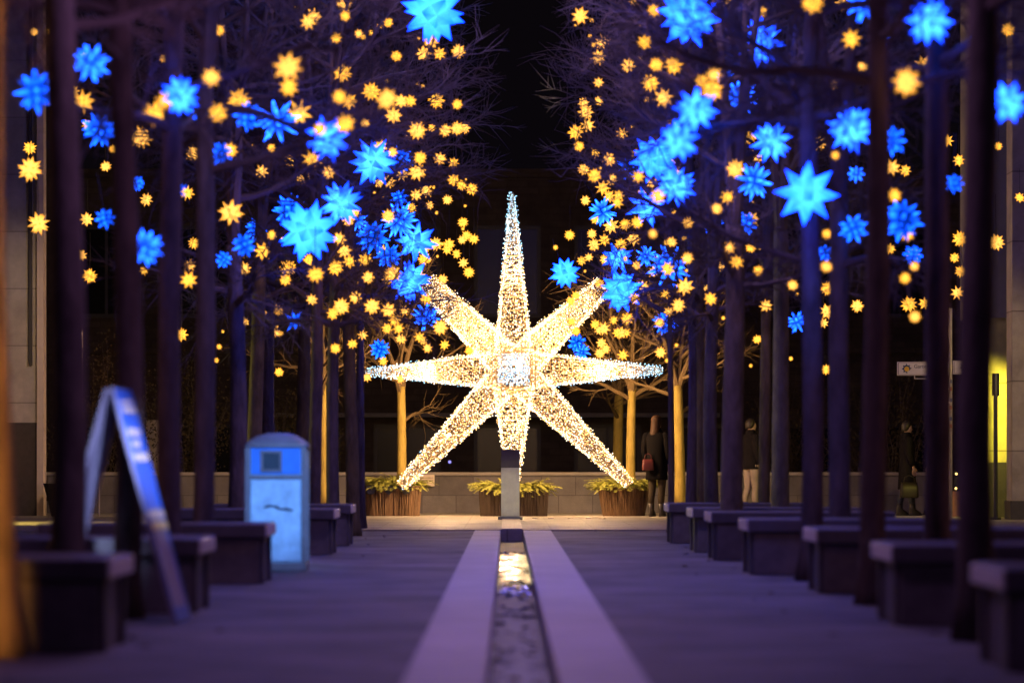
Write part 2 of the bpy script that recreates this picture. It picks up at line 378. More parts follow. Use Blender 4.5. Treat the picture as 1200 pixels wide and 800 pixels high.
for sd in range(3):
    t, c = gen_tree(131 + sd * 5, fork=3.35 + 0.1 * sd, r0=0.1, rad=1.7)
    near_t.append((t.mesh('trunk', (M_bark4, M_bark, M_bark4)[sd], True), c.mesh('branches', M_twig)))
stars_t = []
for sd in range(3):
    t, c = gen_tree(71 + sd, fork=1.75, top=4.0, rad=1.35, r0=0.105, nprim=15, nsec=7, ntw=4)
    stars_t.append((t.mesh('trunk', M_bark2, True), c.mesh('branches', mat('star_lit_twigs', (0.15, 0.10, 0.045), 0.8, 0.3, 3, spec=0.2))))  # ochre copy of the twigs, amber star light put into the colour
def tree(px, d, label, group, proto, scale_w=1.0, rz=0.0, x=None, lean=(0, 0)):
    X = (px - VX) / F * d if x is None else x
    r = empty('bare_tree', (X, d, 0.0 if d < YE else 0.018), label, 'tree', group, rz)
    r.rotation_euler = (lean[0], lean[1], rz)
    for nm, me in zip(('trunk', 'branches'), proto):
        o = bpy.data.objects.new(nm, me); col.objects.link(o); o.parent = r
        if nm == 'trunk': o.scale = (scale_w, scale_w, 1)
    return r
GT = 'bare trees along the avenue'
LT = [ # px, depth, width factor, label
 (-2, 18.3, 1.02, 'nearest left tree, trunk lit orange at the left edge'),
 (76, 21.0, 1.0, 'dark blurred trunk just behind the nearest left bench'),
 (147, 22.9, 0.85, 'dark trunk directly behind the leaning folding sign'),
 (199, 28.6, 0.92, 'dark trunk between the folding sign and the trunk left of the bin'),
 (239, 31.2, 0.9, 'dark trunk rising behind the end of the second left bench'),
 (275.5, 41.0, 1.0, 'trunk touching the left side of the bin, its left edge greenish'),
 (298, 47.5, 1.0, 'pale greenish trunk rising directly behind the left part of the bin lid'),
 (316, 52.0, 1.0, 'pale greenish trunk rising behind the middle of the bin lid'),
 (353.5, 50.0, 0.95, 'olive trunk just above the right edge of the bin'),
 (368, 46.5, 0.85, 'dark trunk immediately left of the orange lit trunk'),
 (391, 47.6, 0.85, 'dark purple trunk immediately right of the orange lit trunk'),
 (413, 49.0, 0.9, 'wide purple trunk behind the farthest left bench'),
 (423.5, 53.6, 0.6, 'last left row trunk, standing at the edge of the lit paving'),
]
RTs = [
 (1145, 20.1, 0.98, 'nearest right tree, thick blurred trunk before the second right bench'),
 (1098, 26.2, 0.95, 'dark trunk hiding the middle of the white street sign'),
 (1022, 25.2, 0.88, 'reddish dark trunk beside the end of the second right bench'),
 (985, 33.2, 1.0, 'dark trunk behind the third right bench, right of the blue lit trunk'),
 (950, 30.3, 0.9, 'trunk with blue light on it behind the end of the third right bench'),
 (914, 42.5, 1.05, 'right one of the pair of grey trunks behind the fourth right bench'),
 (895, 46.5, 0.75, 'left one of the pair of grey trunks behind the fourth right bench'),
 (858, 39.4, 1.2, 'stout grey trunk behind the fifth right bench'),
 (835.5, 45.8, 0.9, 'dark blue trunk left of the stout grey trunk'),
 (821.5, 47.6, 0.6, 'slim purple trunk between the two dark blue trunks'),
 (809, 49.6, 0.75, 'dark blue trunk right of the bright yellow trunk'),
 (786, 51.0, 0.42, 'slim dark trunk touching the left side of the bright yellow trunk'),
]
for i, (px, d, sw, lb_) in enumerate(LT): tree(px, d, lb_, GT, near_t[i % 3] if d < 32 else protos[i % 5], sw, i * 1.7 + 0.4)
for i, (px, d, sw, lb_) in enumerate(RTs): tree(px, d, lb_, GT, near_t[(i + 1) % 3] if d < 32 else protos[(i + 2) % 5], sw, i * 2.3)
GS = 'trees standing by the lit star'
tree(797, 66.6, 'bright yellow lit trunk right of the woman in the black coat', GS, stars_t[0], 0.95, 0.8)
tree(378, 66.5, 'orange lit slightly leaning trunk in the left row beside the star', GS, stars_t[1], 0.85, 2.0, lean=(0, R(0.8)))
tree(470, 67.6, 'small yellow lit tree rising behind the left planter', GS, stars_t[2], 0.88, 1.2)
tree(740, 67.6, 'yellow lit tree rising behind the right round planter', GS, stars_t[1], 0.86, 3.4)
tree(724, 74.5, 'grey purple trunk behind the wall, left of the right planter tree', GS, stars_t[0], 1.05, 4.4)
# ------------------------------------------------------------------ benches
M_con = mat('bench_concrete', (0.15, 0.135, 0.135), 0.6, 0.25, 5, 0.3, 60)
M_slab = mat('bench_slab', (0.105, 0.095, 0.10), 0.6, 0.2, 6, 0.25, 60)
M_endp = mat('lit_bench_end', (0.78, 0.72, 0.68), 0.36, 0.15, 9)  # paler than the slab, star light on the bench ends put into colour
def make_bench():
    r = empty('stone_bench', (0, 0, 0), 'bench', 'bench', 'stone benches along the avenue')
    L, W, H = 1.75, 1.2, 0.46
    s = MB(); s.box(0, L, 0, W, H - 0.105, H); s.build('seat_slab', M_slab, r, bevel=0.012)
    s = MB(); s.box(0.05, L - 0.05, 0.06, W - 0.06, 0.0, H - 0.107); s.build('base', M_con, r, bevel=0.008)
    s = MB(); s.box(-0.012, -0.0005, 0.02, W - 0.02, H - 0.095, H - 0.008); s.build('end_plate', M_endp, r, bevel=0.003)
    for y in (0.1, W - 0.18):
        s = MB(); s.box(0.02, 0.0495, y, y + 0.08, 0.0, H - 0.108); s.build('end_rib', M_slab, r, bevel=0.004)
    return r
bench = make_bench()
BN = [ # corner pixel, depth, side, label
 (126, 18.75, -1, 'nearest left stone bench, in front of the folding sign'),
 (233, 23.7, -1, 'second left stone bench, behind the folding sign'),
 (311, 29.4, -1, 'stone bench just in front of the blue lit bin'),
 (391, 38.8, -1, 'stone bench under the orange lit trunk, behind the bin'),
 (411, 43.0, -1, 'farthest left stone bench, beside the wide purple trunk'),
 (1178, 17.0, 1, 'nearest right stone bench, cut by the right edge'),
 (1046, 21.9, 1, 'right stone bench directly behind the nearest right trunk'),
 (958, 27.2, 1, 'right stone bench with a bright end beside the blue lit trunk'),
 (877, 31.8, 1, 'right stone bench below the pair of grey trunks'),
 (834, 36.5, 1, 'right stone bench below the stout grey trunk'),
 (812, 39.8, 1, 'second farthest right stone bench, below the dark blue trunk'),
 (784, 44.3, 1, 'farthest right stone bench, below the bright yellow trunk'),
]
for i, (px, d, sd, lb_) in enumerate(BN):
    o = bench if i == 0 else copy_tree(bench)
    o['label'] = lb_; X = (px - VX) / F * d
    if sd > 0: o.location = (X, d, 0.001); o.rotation_euler = (0, 0, 0)
    else: o.location = (X, d + 1.2, 0.001); o.rotation_euler = (0, 0, math.pi)
# ------------------------------------------------------------------ litter bin
M_bin = mat('bin_enamel', (0.40, 0.56, 0.74), 0.4, 0.28, 7, 0.08, 30, spec=0.5)
M_binb = mat('bin_blue', (0.05, 0.22, 0.75), 0.35, 0.2, 4)
M_bint = mat('bin_trim', (0.17, 0.14, 0.17), 0.45, 0.2, 8)
bn = empty('litter_bin', ((323 - VX) / F * 33.0, 33.0, 0.001), 'tall square litter bin with domed hood, lit blue', 'litter bin')
W2 = 0.265
s = MB(); s.box(-W2, W2, 0.0, 0.5, 0.0, 0.07); s.build('plinth', M_bint, bn, bevel=0.006)
s = MB(); s.box(-W2 + .02, W2 - .02, 0.02, 0.48, 0.07, 1.06); s.build('body', M_bin, bn, bevel=0.006)
s = MB()
for x in (-W2, W2 - 0.045): s.box(x, x + 0.045, 0.0, 0.05, 0.072, 1.06); s.box(x, x + 0.045, 0.45, 0.5, 0.072, 1.06)
s.box(-W2 + .046, W2 - .046, 0.002, 0.05, 0.79, 0.82)
s.build('corner_frame', M_bint, bn, bevel=0.004)
s = MB(); s.box(-W2 + .052, W2 - .052, 0.004, 0.018, 0.085, 0.78); dr_ = s.build('door', M_bin, bn, bevel=0.004)
s = MB()
for (x0, z0, x1, z1) in ((-.10, .545, -.02, .56), (-.03, .56, .05, .525), (.04, .53, .15, .52)): s.tube([(x0, 0.003, z0), ((x0 + x1) / 2, 0.002, (z0 + z1) / 2 + .006), (x1, 0.003, z1)], [0.008, 0.014, 0.007], 6)
s.build('scuff', mat('scuff_dark', (0.08, 0.09, 0.12), 0.7), dr_)
s = MB(); s.box(-W2 + .052, W2 - .052, 0.004, 0.018, 0.83, 1.055); s.build('fascia', M_binb, bn, bevel=0.004)
s = MB(); x0, x1, z0, z1 = -0.13, 0.055, 0.85, 1.035; t = 0.022
s.box(x0, x1, -0.012, 0.0035, z0, z0 + t); s.box(x0, x1, -0.012, 0.0035, z1 - t, z1); s.box(x0, x0 + t, -0.012, 0.0035, z0 + t, z1 - t); s.box(x1 - t, x1, -0.012, 0.0035, z0 + t, z1 - t)
op = s.build('opening_frame', M_bint, bn)
s = MB(); s.box(x0 + t, x1 - t, -0.004, 0.0034, z0 + t, z1 - t); s.build('opening_shade', mat('hole_shade', (0.02, 0.03, 0.05), 0.5), op)  # dark plate standing in for the shade inside the opening
s = MB(); s.loft([(0, .25, 1.06, W2 + .012, .262, .35), (0, .25, 1.085, W2 + .012, .262, .35), (0, .25, 1.115, W2 * .93, .24, .4), (0, .25, 1.16, W2 * .66, .17, .55), (0, .25, 1.185, W2 * .34, .08, .8)], 32)
s.build('hood', M_bint, bn, smooth=False, bevel=0.004)
# ------------------------------------------------------------------ folding sign board
sg = empty('folding_sign', (-2.30, 22.2, 0.001), 'leaning folding sign board with blue and cream print, seen edge-on', 'sign', None, R(-3.6))
HH, BW, SP = 1.35, 0.58, 0.365
M_bf = mat('sign_frame', (0.35, 0.33, 0.36), 0.4, 0.1); M_bb = mat('sign_blue', (0.02, 0.14, 0.62), 0.4, 0.25, 3); M_bc = mat('sign_cream', (0.75, 0.62, 0.52), 0.5, 0.05); M_by = mat('sign_yellow', (0.8, 0.6, 0.25), 0.5, 0.05); M_bp = mat('sign_grey', (0.34, 0.31, 0.42), 0.5, 0.1)
for sd in (1, -1):
    ang = math.atan2(SP, HH); Mr = Matrix.Translation((0, 0, HH)) @ Matrix.Rotation(-sd * ang + (0 if sd > 0 else 0), 4, 'Y')
    Ln = math.hypot(SP, HH)
    xs = (0.004, 0.026) if sd > 0 else (-0.026, -0.004)
    s = MB(); s.box(xs[0], xs[1], 0, BW, -Ln, 0.0, Mr)
    pn = s.build('panel', M_bp, sg, bevel=0.004)
    fx = (xs[1], xs[1] + 0.006) if sd > 0 else (xs[0] - 0.006, xs[0])
    s = MB(); t = 0.03
    s.box(fx[0], fx[1], 0, t, -Ln, 0, Mr); s.box(fx[0], fx[1], BW - t, BW, -Ln, 0, Mr); s.box(fx[0], fx[1], t, BW - t, -t, 0, Mr); s.box(fx[0], fx[1], t, BW - t, -Ln, -Ln + .09, Mr)
    s.build('panel_frame', M_bf if sd < 0 else M_bb, pn)
    gx = (xs[1], xs[1] + 0.003) if sd > 0 else (xs[0] - 0.003, xs[0])
    s = MB(); s.box(gx[0], gx[1], t, BW - t, -0.72, -t, Mr); s.build('blue_print', M_bb, pn)
    hx = (xs[1] + 0.003, xs[1] + 0.0075) if sd > 0 else (xs[0] - 0.0075, xs[0] - 0.003)
    for (y0, y1, z0, z1) in ((.05, .3, .07, .09), (.1, .56, .105, .145), (.34, .5, .06, .09), (.05, .5, .24, .28), (.12, .38, .31, .35), (.05, .56, .385, .435)):
        MB().box(hx[0], hx[1], y0, min(y1, BW - .03), -z1, -z0, Mr).build('print_mark', M_bc, pn)
    MB().box(hx[0], hx[1], 0.0, BW, -0.775, -0.735, Mr).build('cream_stripe', M_bc, pn)
    s = MB(); s.box(hx[0], hx[1], 0.0, BW, -0.85, -0.80, Mr); s.build('yellow_stripe', M_by, pn)
s = MB(); s.tube([(0, 0.04, HH), (0, BW - 0.04, HH)], 0.018, 8); s.build('hinge', M_bf, sg)
# ------------------------------------------------------------------ grey stele at the head of the channel
st = empty('grey_stele', ((598 - VX) / F * 61.6, 61.5, 0.021), 'square grey stone post with dark top in front of the star', 'post')
s = MB(); s.box(-0.148, 0.148, 0, 0.3, 0.05, 0.83); s.build('shaft', mat('stele_grey', (0.60, 0.58, 0.42), 0.6, 0.15, 5, 0.2, 60), st, bevel=0.006)
s = MB(); s.box(-0.15, 0.15, -0.002, 0.302, 0.83, 1.12); s.build('dark_top', mat('stele_dark', (0.10, 0.085, 0.075), 0.5, 0.2, 6), st, bevel=0.006)
s = MB(); s.box(-0.2, 0.2, -0.05, 0.35, 0.0, 0.05); s.build('foot', mat('stele_foot', (0.2, 0.2, 0.18), 0.6, 0.2, 6), st, bevel=0.006)
# ------------------------------------------------------------------ planters
M_stick = mat('willow_sticks', (0.10, 0.055, 0.026), 0.8, 0.45, 20, 0.4, 40, stretch=(1, 1, 0.15))
M_fir = mat('fir_needles', (0.21, 0.21, 0.03), 0.7, 0.45, 12)
M_soil = mat('potting_soil', (0.03, 0.022, 0.018), 0.95, 0.3, 20)
M_liner = mat('black_liner', (0.02, 0.02, 0.022), 0.35, 0.1)
def planter(px, wpx, d, h, label, rx_top, rx_bot, ry_top, ry_bot, e, seed, sticks=110, flap=False):
    rn = random.Random(seed)
    r = empty('willow_planter', ((px - VX) / F * d, d, 0.021), label, 'planter', 'willow planters around the star')
    s = MB()
    s.loft([(0, 0, 0, rx_bot * .97, ry_bot * .97, e), (0, 0, h * .96, rx_top * .97, ry_top * .97, e)], 40)
    for k_ in range(sticks):
        a = 2 * math.pi * (k_ + rn.uniform(-.3, .3)) / sticks; c_, q_ = math.cos(a), math.sin(a)
        c_ = math.copysign(abs(c_) ** e, c_); q_ = math.copysign(abs(q_) ** e, q_)
        hz = h * rn.uniform(0.97, 1.06); tw = rn.uniform(-.012, .012)
        s.tube([(rx_bot * c_, ry_bot * q_, 0), ((rx_bot + rx_top) / 2 * c_ + tw, (ry_bot + ry_top) / 2 * q_, h * .5), (rx_top * c_ + tw, ry_top * q_, hz)], [rn.uniform(.009, .014)] * 3, 5)
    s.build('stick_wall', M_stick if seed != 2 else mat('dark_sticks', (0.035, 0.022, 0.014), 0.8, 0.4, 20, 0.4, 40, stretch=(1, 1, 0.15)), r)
    s = MB(); s.loft([(0, 0, h * .93, rx_top * .95, ry_top * .95, e), (0, 0, h * 1.0, rx_top * .93, ry_top * .93, e)], 40); s.build('soil', M_soil, r)
    if flap:
        s = MB()
        N = 18
        for i in range(N + 1):
            x = -rx_top * .9 + 1.8 * rx_top * .9 * i / N
            dz = 0.06 + 0.06 * math.sin(i * .9) + 0.03 * rn.random()
            yy = -ry_top - .022
            s.v += [(x, yy + .03, h * 1.03), (x, yy, h * 1.0), (x, yy - .006, h * 1.0 - dz)]
        for i in range(N):
            for j in range(2):
                q = i * 3 + j; s.face([q, q + 3, q + 4, q + 1])
        lo = s.build('liner', M_liner, r); sm = lo.modifiers.new('thick', 'SOLIDIFY'); sm.thickness = 0.006
    s = MB()
    for i in range(420):
        a = rn.uniform(0, 6.28); rr = math.sqrt(rn.random()) * 1.0
        x, y = rx_top * rr * math.cos(a), ry_top * rr * math.sin(a)
        dr = Vector((math.cos(a) * rn.uniform(.3, 1), math.sin(a) * rn.uniform(.3, 1), rn.uniform(0.0, .55))).normalized()
        L = rn.uniform(.12, .30) * (1.5 if i % 11 == 0 else 1); pts = [Vector((x, y, h * rn.uniform(.98, 1.22)))]
        for q in range(5): dr = (dr + Vector((0, 0, -.16))).normalized(); pts.append(pts[-1] + dr * L / 5)
        s.tube(pts, .004, 3)
        for q in range(44):
            f = 5 * (q + .5) / 44; k_ = min(4, int(f)); p0 = pts[k_].lerp(pts[k_ + 1], f - k_); td = (pts[k_ + 1] - pts[k_]).normalized()
            sd = td.cross(Vector((0, 0, 1))); sd = sd.normalized() if sd.length > .1 else Vector((1, 0, 0))
            nd = (td * .6 + sd * rn.choice((-1, 1)) + Vector((0, 0, rn.uniform(-.3, .5)))).normalized() * rn.uniform(.03, .05)
            wd = td * .006; b_ = len(s.v); s.v += [tuple(p0 - wd), tuple(p0 + wd), tuple(p0 + nd)]; s.face([b_, b_ + 1, b_ + 2])
    fo = s.build('fir_branches', M_fir, r)
    return r
planter(460, 66, 65.8, 0.50, 'oblong willow planter with fir branches under the left lower star arm', .48, .45, .36, .34, .45, 1, 120, True)
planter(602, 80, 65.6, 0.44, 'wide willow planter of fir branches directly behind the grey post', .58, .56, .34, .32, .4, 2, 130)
planter(731, 54, 65.8, 0.48, 'round flared willow planter under the right lower star arm', .43, .35, .43, .35, 1.0, 3, 120)
# ------------------------------------------------------------------ the big lit star
M_wire = mat('gold_wire', (0.70, 0.48, 0.20), 0.5, 0.1, metal=0.0)
G_warm = glow('warm_bulb', (1.0, 0.57, 0.19), 6.4); G_white = glow('white_bulb', (1.0, 0.82, 0.60), 7.5); G_cool = glow('cool_bulb', (0.36, 0.70, 1.0), 4.5)
DS = 64.6; SCL = DS / F
ctr = P(602, 433, DS)
star = empty('lit_star', (ctr.x, DS, 0.02), 'giant eight pointed star sculpture covered in white string lights', 'star')
C0 = Vector((0, 0, ctr.z - 0.02))
rs = random.Random(3)
def arm(tip_px, w0, w1, start, cool_tip, dens=1.0, fwd=0.0, cool_edge=None, name='star_arm'):
    tip = Vector(((tip_px[0] - 602) * SCL, fwd, (433 - tip_px[1]) * SCL))
    L = tip.length; ax = tip / L
    U = ax.cross(Vector((0, 1, 0)))
    U = U.normalized() if U.length > .1 else Vector((1, 0, 0)); V = ax.cross(U).normalized()
    A = MB(); w0 *= SCL / 2; w1 *= SCL / 2; start *= SCL
    wid = lambda s: w0 + (w1 - w0) * s
    pt = lambda s, u, v: C0 + ax * (start + (L - start) * s) + (U * u + V * v) * wid(s)
    for u, v in ((1, 1), (1, -1), (-1, -1), (-1, 1)): A.tube([pt(0, u, v), pt(1, u, v)], .007, 5)
    nr = max(4, int((L - start) / .075))
    for i in range(nr + 1):
        s_ = i / nr; cs_ = [pt(s_, u, v) for u, v in ((1, 1), (1, -1), (-1, -1), (-1, 1))]
        for q in range(4): A.tube([cs_[q], cs_[(q + 1) % 4]], .008 if i % 3 == 0 else .004, 4, cap=False)
    for e in range(4):
        for f in (-.75, -.5, -.25, 0, .25, .5, .75):
            uv = [(1, f), (-1, f), (f, 1), (f, -1)][e]; A.tube([pt(0, *uv), pt(1, *uv)], .0045, 4, cap=False)
    ao = A.build(name, M_wire, star)
    B = MB()
    # strings run round the four faces along the arm, bulbs of three tints
    area = (w0 + w1) * (L - start) * 4; n = int(area * 900 * dens)
    for i in range(n):
        s_ = rs.random()
        if rs.random() > wid(s_) / max(w0, w1) * 1.0 + .12: s_ = rs.random() ** 1.4
        e = rs.randrange(4); f = rs.uniform(-1.02, 1.02); uv = [(1, f), (-1, f), (f, 1), (f, -1)][e]
        p = pt(s_, *uv) + Vector((rs.gauss(0, .012), rs.gauss(0, .012), rs.gauss(0, .012)))
        pc = max(0, (s_ - .40) / .60) * .9 if cool_tip else .03
        x = rs.random(); B.cur = 2 if x < pc else (1 if x < pc + .45 else 0)
        B.octa(p, rs.uniform(.0045, .0075), st=1.2)
    for u, v in ((1, 1), (1, -1), (-1, -1), (-1, 1)):     # outline bulbs, standing proud
        m = int((L - start) / .062)
        for i in range(m):
            s_ = (i + rs.random() * .6) / m; sp = 1 + rs.uniform(.0, .05) / max(.02, wid(s_))
            p = pt(s_, u * sp, v * sp)
            up = cool_edge and (U * u).dot(Vector(cool_edge)) > 0
            pc = .75 if up and s_ > .15 else (max(0, (s_ - .35) / .5) if cool_tip else .05)
            x = rs.random(); B.cur = 2 if x < pc else (1 if x < pc + .4 else 0)
            B.octa(p, rs.uniform(.006, .0088), st=1.2)
    bo = B.build('light_string', [G_warm, G_white, G_cool], ao); bo['kind'] = 'stuff'
arm((600, 226), 40, 3, 22, True, 1.0, cool_edge=None)
arm((601, 566), 44, 10, 22, False)
arm((428, 436), 40, 5, 22, True, cool_edge=(0, 0, -1))
arm((776, 434), 40, 5, 22, True, cool_edge=(0, 0, -1))
arm((501, 330), 40, 22, 26, False, .95, 1.5)
arm((706, 333), 40, 20, 26, False, .95, 1.5)
arm((470, 569), 37, 10, 26, False, .9, -0.3)
arm((737, 567), 37, 10, 26, False, .9, -0.3)
# forward arm, seen head-on, in cool white
A = MB(); h_ = .265
for u, v in ((1, 1), (1, -1), (-1, -1), (-1, 1)):
    A.tube([C0 + Vector((u * h_, -.3, v * h_)), C0 + Vector((u * .03, -2.0, v * .03))], .01, 5)
for i in range(9):
    s_ = i / 9; q_ = h_ * (1 - .88 * s_); y = -.3 - 1.7 * s_
    for (a0, a1) in (((1, 1), (1, -1)), ((1, -1), (-1, -1)), ((-1, -1), (-1, 1)), ((-1, 1), (1, 1))):
        A.tube([C0 + Vector((a0[0] * q_, y, a0[1] * q_)), C0 + Vector((a1[0] * q_, y, a1[1] * q_))], .006, 4, cap=False)
ao = A.build('front_arm', mat('cool_lit_wire', (0.35, 0.42, 0.5), 0.5, 0.1), star)  # grey-blue copy of the wire, cool bulb light put into its colour
B = MB()
for i in range(620):
    s_ = rs.random(); q_ = h_ * (1 - .88 * s_); e = rs.randrange(4); f = rs.uniform(-1, 1); u, v = [(1, f), (-1, f), (f, 1), (f, -1)][e]
    B.cur = 1 if rs.random() < .12 else 2
    B.octa(C0 + Vector((u * q_, -.3 - 1.7 * s_, v * q_)), rs.uniform(.006, .0095))
bo = B.build('light_string', [G_warm, G_white, G_cool], ao); bo['kind'] = 'stuff'
# the brightest bulbs of the sculpture, as lamps of bulb size
for (px, py, e_) in ((598, 425, 90), (600, 320, 60), (500, 436, 70), (700, 434, 70), (525, 510, 110), (682, 508, 110), (601, 500, 90), (550, 375, 50), (655, 377, 50)):
    lamp('star_bulb', (ctr.x + (px - 602) * SCL, DS + (.55 if e_ == 90 and px == 598 else 0), .02 + C0.z + (433 - py) * SCL), e_ * 2.5, (1.0, .60, .29), .012)
# hub cage
A = MB(); h_ = .36
for u in (-1, 1):
    for v in (-1, 1):
        A.tube([C0 + Vector((u * h_, -.33, v * h_)), C0 + Vector((u * h_, .33, v * h_))], .012, 5)
        A.tube([C0 + Vector((u * h_, v * .33, -h_)), C0 + Vector((u * h_, v * .33, h_))], .012, 5)
        A.tube([C0 + Vector((-h_, v * .33, u * h_)), C0 + Vector((h_, v * .33, u * h_))], .012, 5)
for i in range(-4, 5):
    for v in (-.33, .33):
        A.tube([C0 + Vector((i * h_ / 5, v, -h_)), C0 + Vector((i * h_ / 5, v, h_))], .006, 4)
        A.tube([C0 + Vector((-h_, v, i * h_ / 5)), C0 + Vector((h_, v, i * h_ / 5))], .006, 4)
ao = A.build('hub_cage', M_wire, star)
B = MB()
for i in range(520):
    u, v = rs.uniform(-1.05, 1.05), rs.uniform(-1.05, 1.05)
    if max(abs(u), abs(v)) > .74 and min(abs(u), abs(v)) < .6 and rs.random() < .75: continue
    B.cur = 1 if rs.random() < .4 else 0
    B.octa(C0 + Vector((u * h_, rs.choice((-.345, -.2, .345)), v * h_)), rs.uniform(.0065, .0095))
bo = B.build('light_string', [G_warm, G_white, G_cool], ao); bo['kind'] = 'stuff'
# ------------------------------------------------------------------ hanging paper stars
def moravian(name, m, ratio, seed, tones=(.45, .7, 1.0, 1.1), petals=False, spin=0.0):
    """26 pointed paper star of unit diameter: a pyramid on every face of a rhombicuboctahedron"""
    rn = random.Random(seed); q = 1 + math.sqrt(2); bm = bmesh.new()
    pts = set()
    for a in (1, -1):
        for b in (1, -1):
            for c in (q, -q):
                pts |= {(a, b, c), (a, c, b), (c, a, b)}
    s = ratio * .5 / Vector((1, 1, q)).length
    for p_ in sorted(pts): bm.verts.new(Vector(p_) * s)
    bmesh.ops.convex_hull(bm, input=bm.verts[:])
    bmesh.ops.dissolve_limit(bm, angle_limit=R(2), verts=bm.verts[:], edges=bm.edges[:])
    base = set(bm.verts)
    res = bmesh.ops.poke(bm, faces=bm.faces[:])
    for v in res['verts']:
        d = v.co.normalized(); n4 = len(v.link_faces)
        v.co = d * .5 * (1.0 if n4 == 4 else .9) * rn.uniform(.93, 1.0)
    me = bpy.data.meshes.new(name); bm.verts.index_update()
    ga = [1.0 if (v in base) != petals else 0.0 for v in bm.verts]
    bm.to_mesh(me); bm.free()
    at = me.attributes.new('glow', 'FLOAT', 'POINT'); at.data.foreach_set('value', ga)
    at = me.attributes.new('tone', 'FLOAT', 'FACE'); at.data.foreach_set('value', [rn.choice(tones) for _ in me.polygons])
    if spin: me.transform(Matrix.Rotation(spin, 4, (.6, .5, .62)))
    me.materials.append(m); return me
YM = [glow('yellow_paper', (2.5, 1.14, 0.13), 1.0, (1.35, 0.46, 0.02)), glow('pale_paper', (2.6, 1.2, 0.22), 1.0, (1.4, 0.50, 0.03))]
YB = [moravian('yellow_paper', YM[q % 2], .42, q + 1, (.8, .95, 1.05, 1.1), False, .7 * q + .2) for q in range(6)]
BB = {'b': moravian('blue_paper', glow('bright_blue_paper', (0.12, 1.05, 20.0), 1.0, (0.01, 0.36, 12.0)), .47, 3, (.75, .9, 1.05, 1.15)),
      'm': moravian('blue_paper', glow('mid_blue_paper', (0.14, 1.5, 20.0), 1.0, (0.0, 0.02, .35)), .34, 4, (.3, .65, 1.0, 1.1), True),
      'c': moravian('blue_paper', glow('cyan_blue_paper', (0.16, 1.20, 20.0), 1.0, (0.0, 0.13, 4.0)), .40, 6, (.4, .7, 1.0, 1.2)),
      'd': moravian('blue_paper', glow('deep_blue_paper', (0.06, 1.05, 14.0), 1.0, (0.0, 0.008, .12)), .44, 5, (.2, .5, .8, 1.0), True)}
M_cable = mat('black_cable', (0.02, 0.02, 0.02), 0.6)
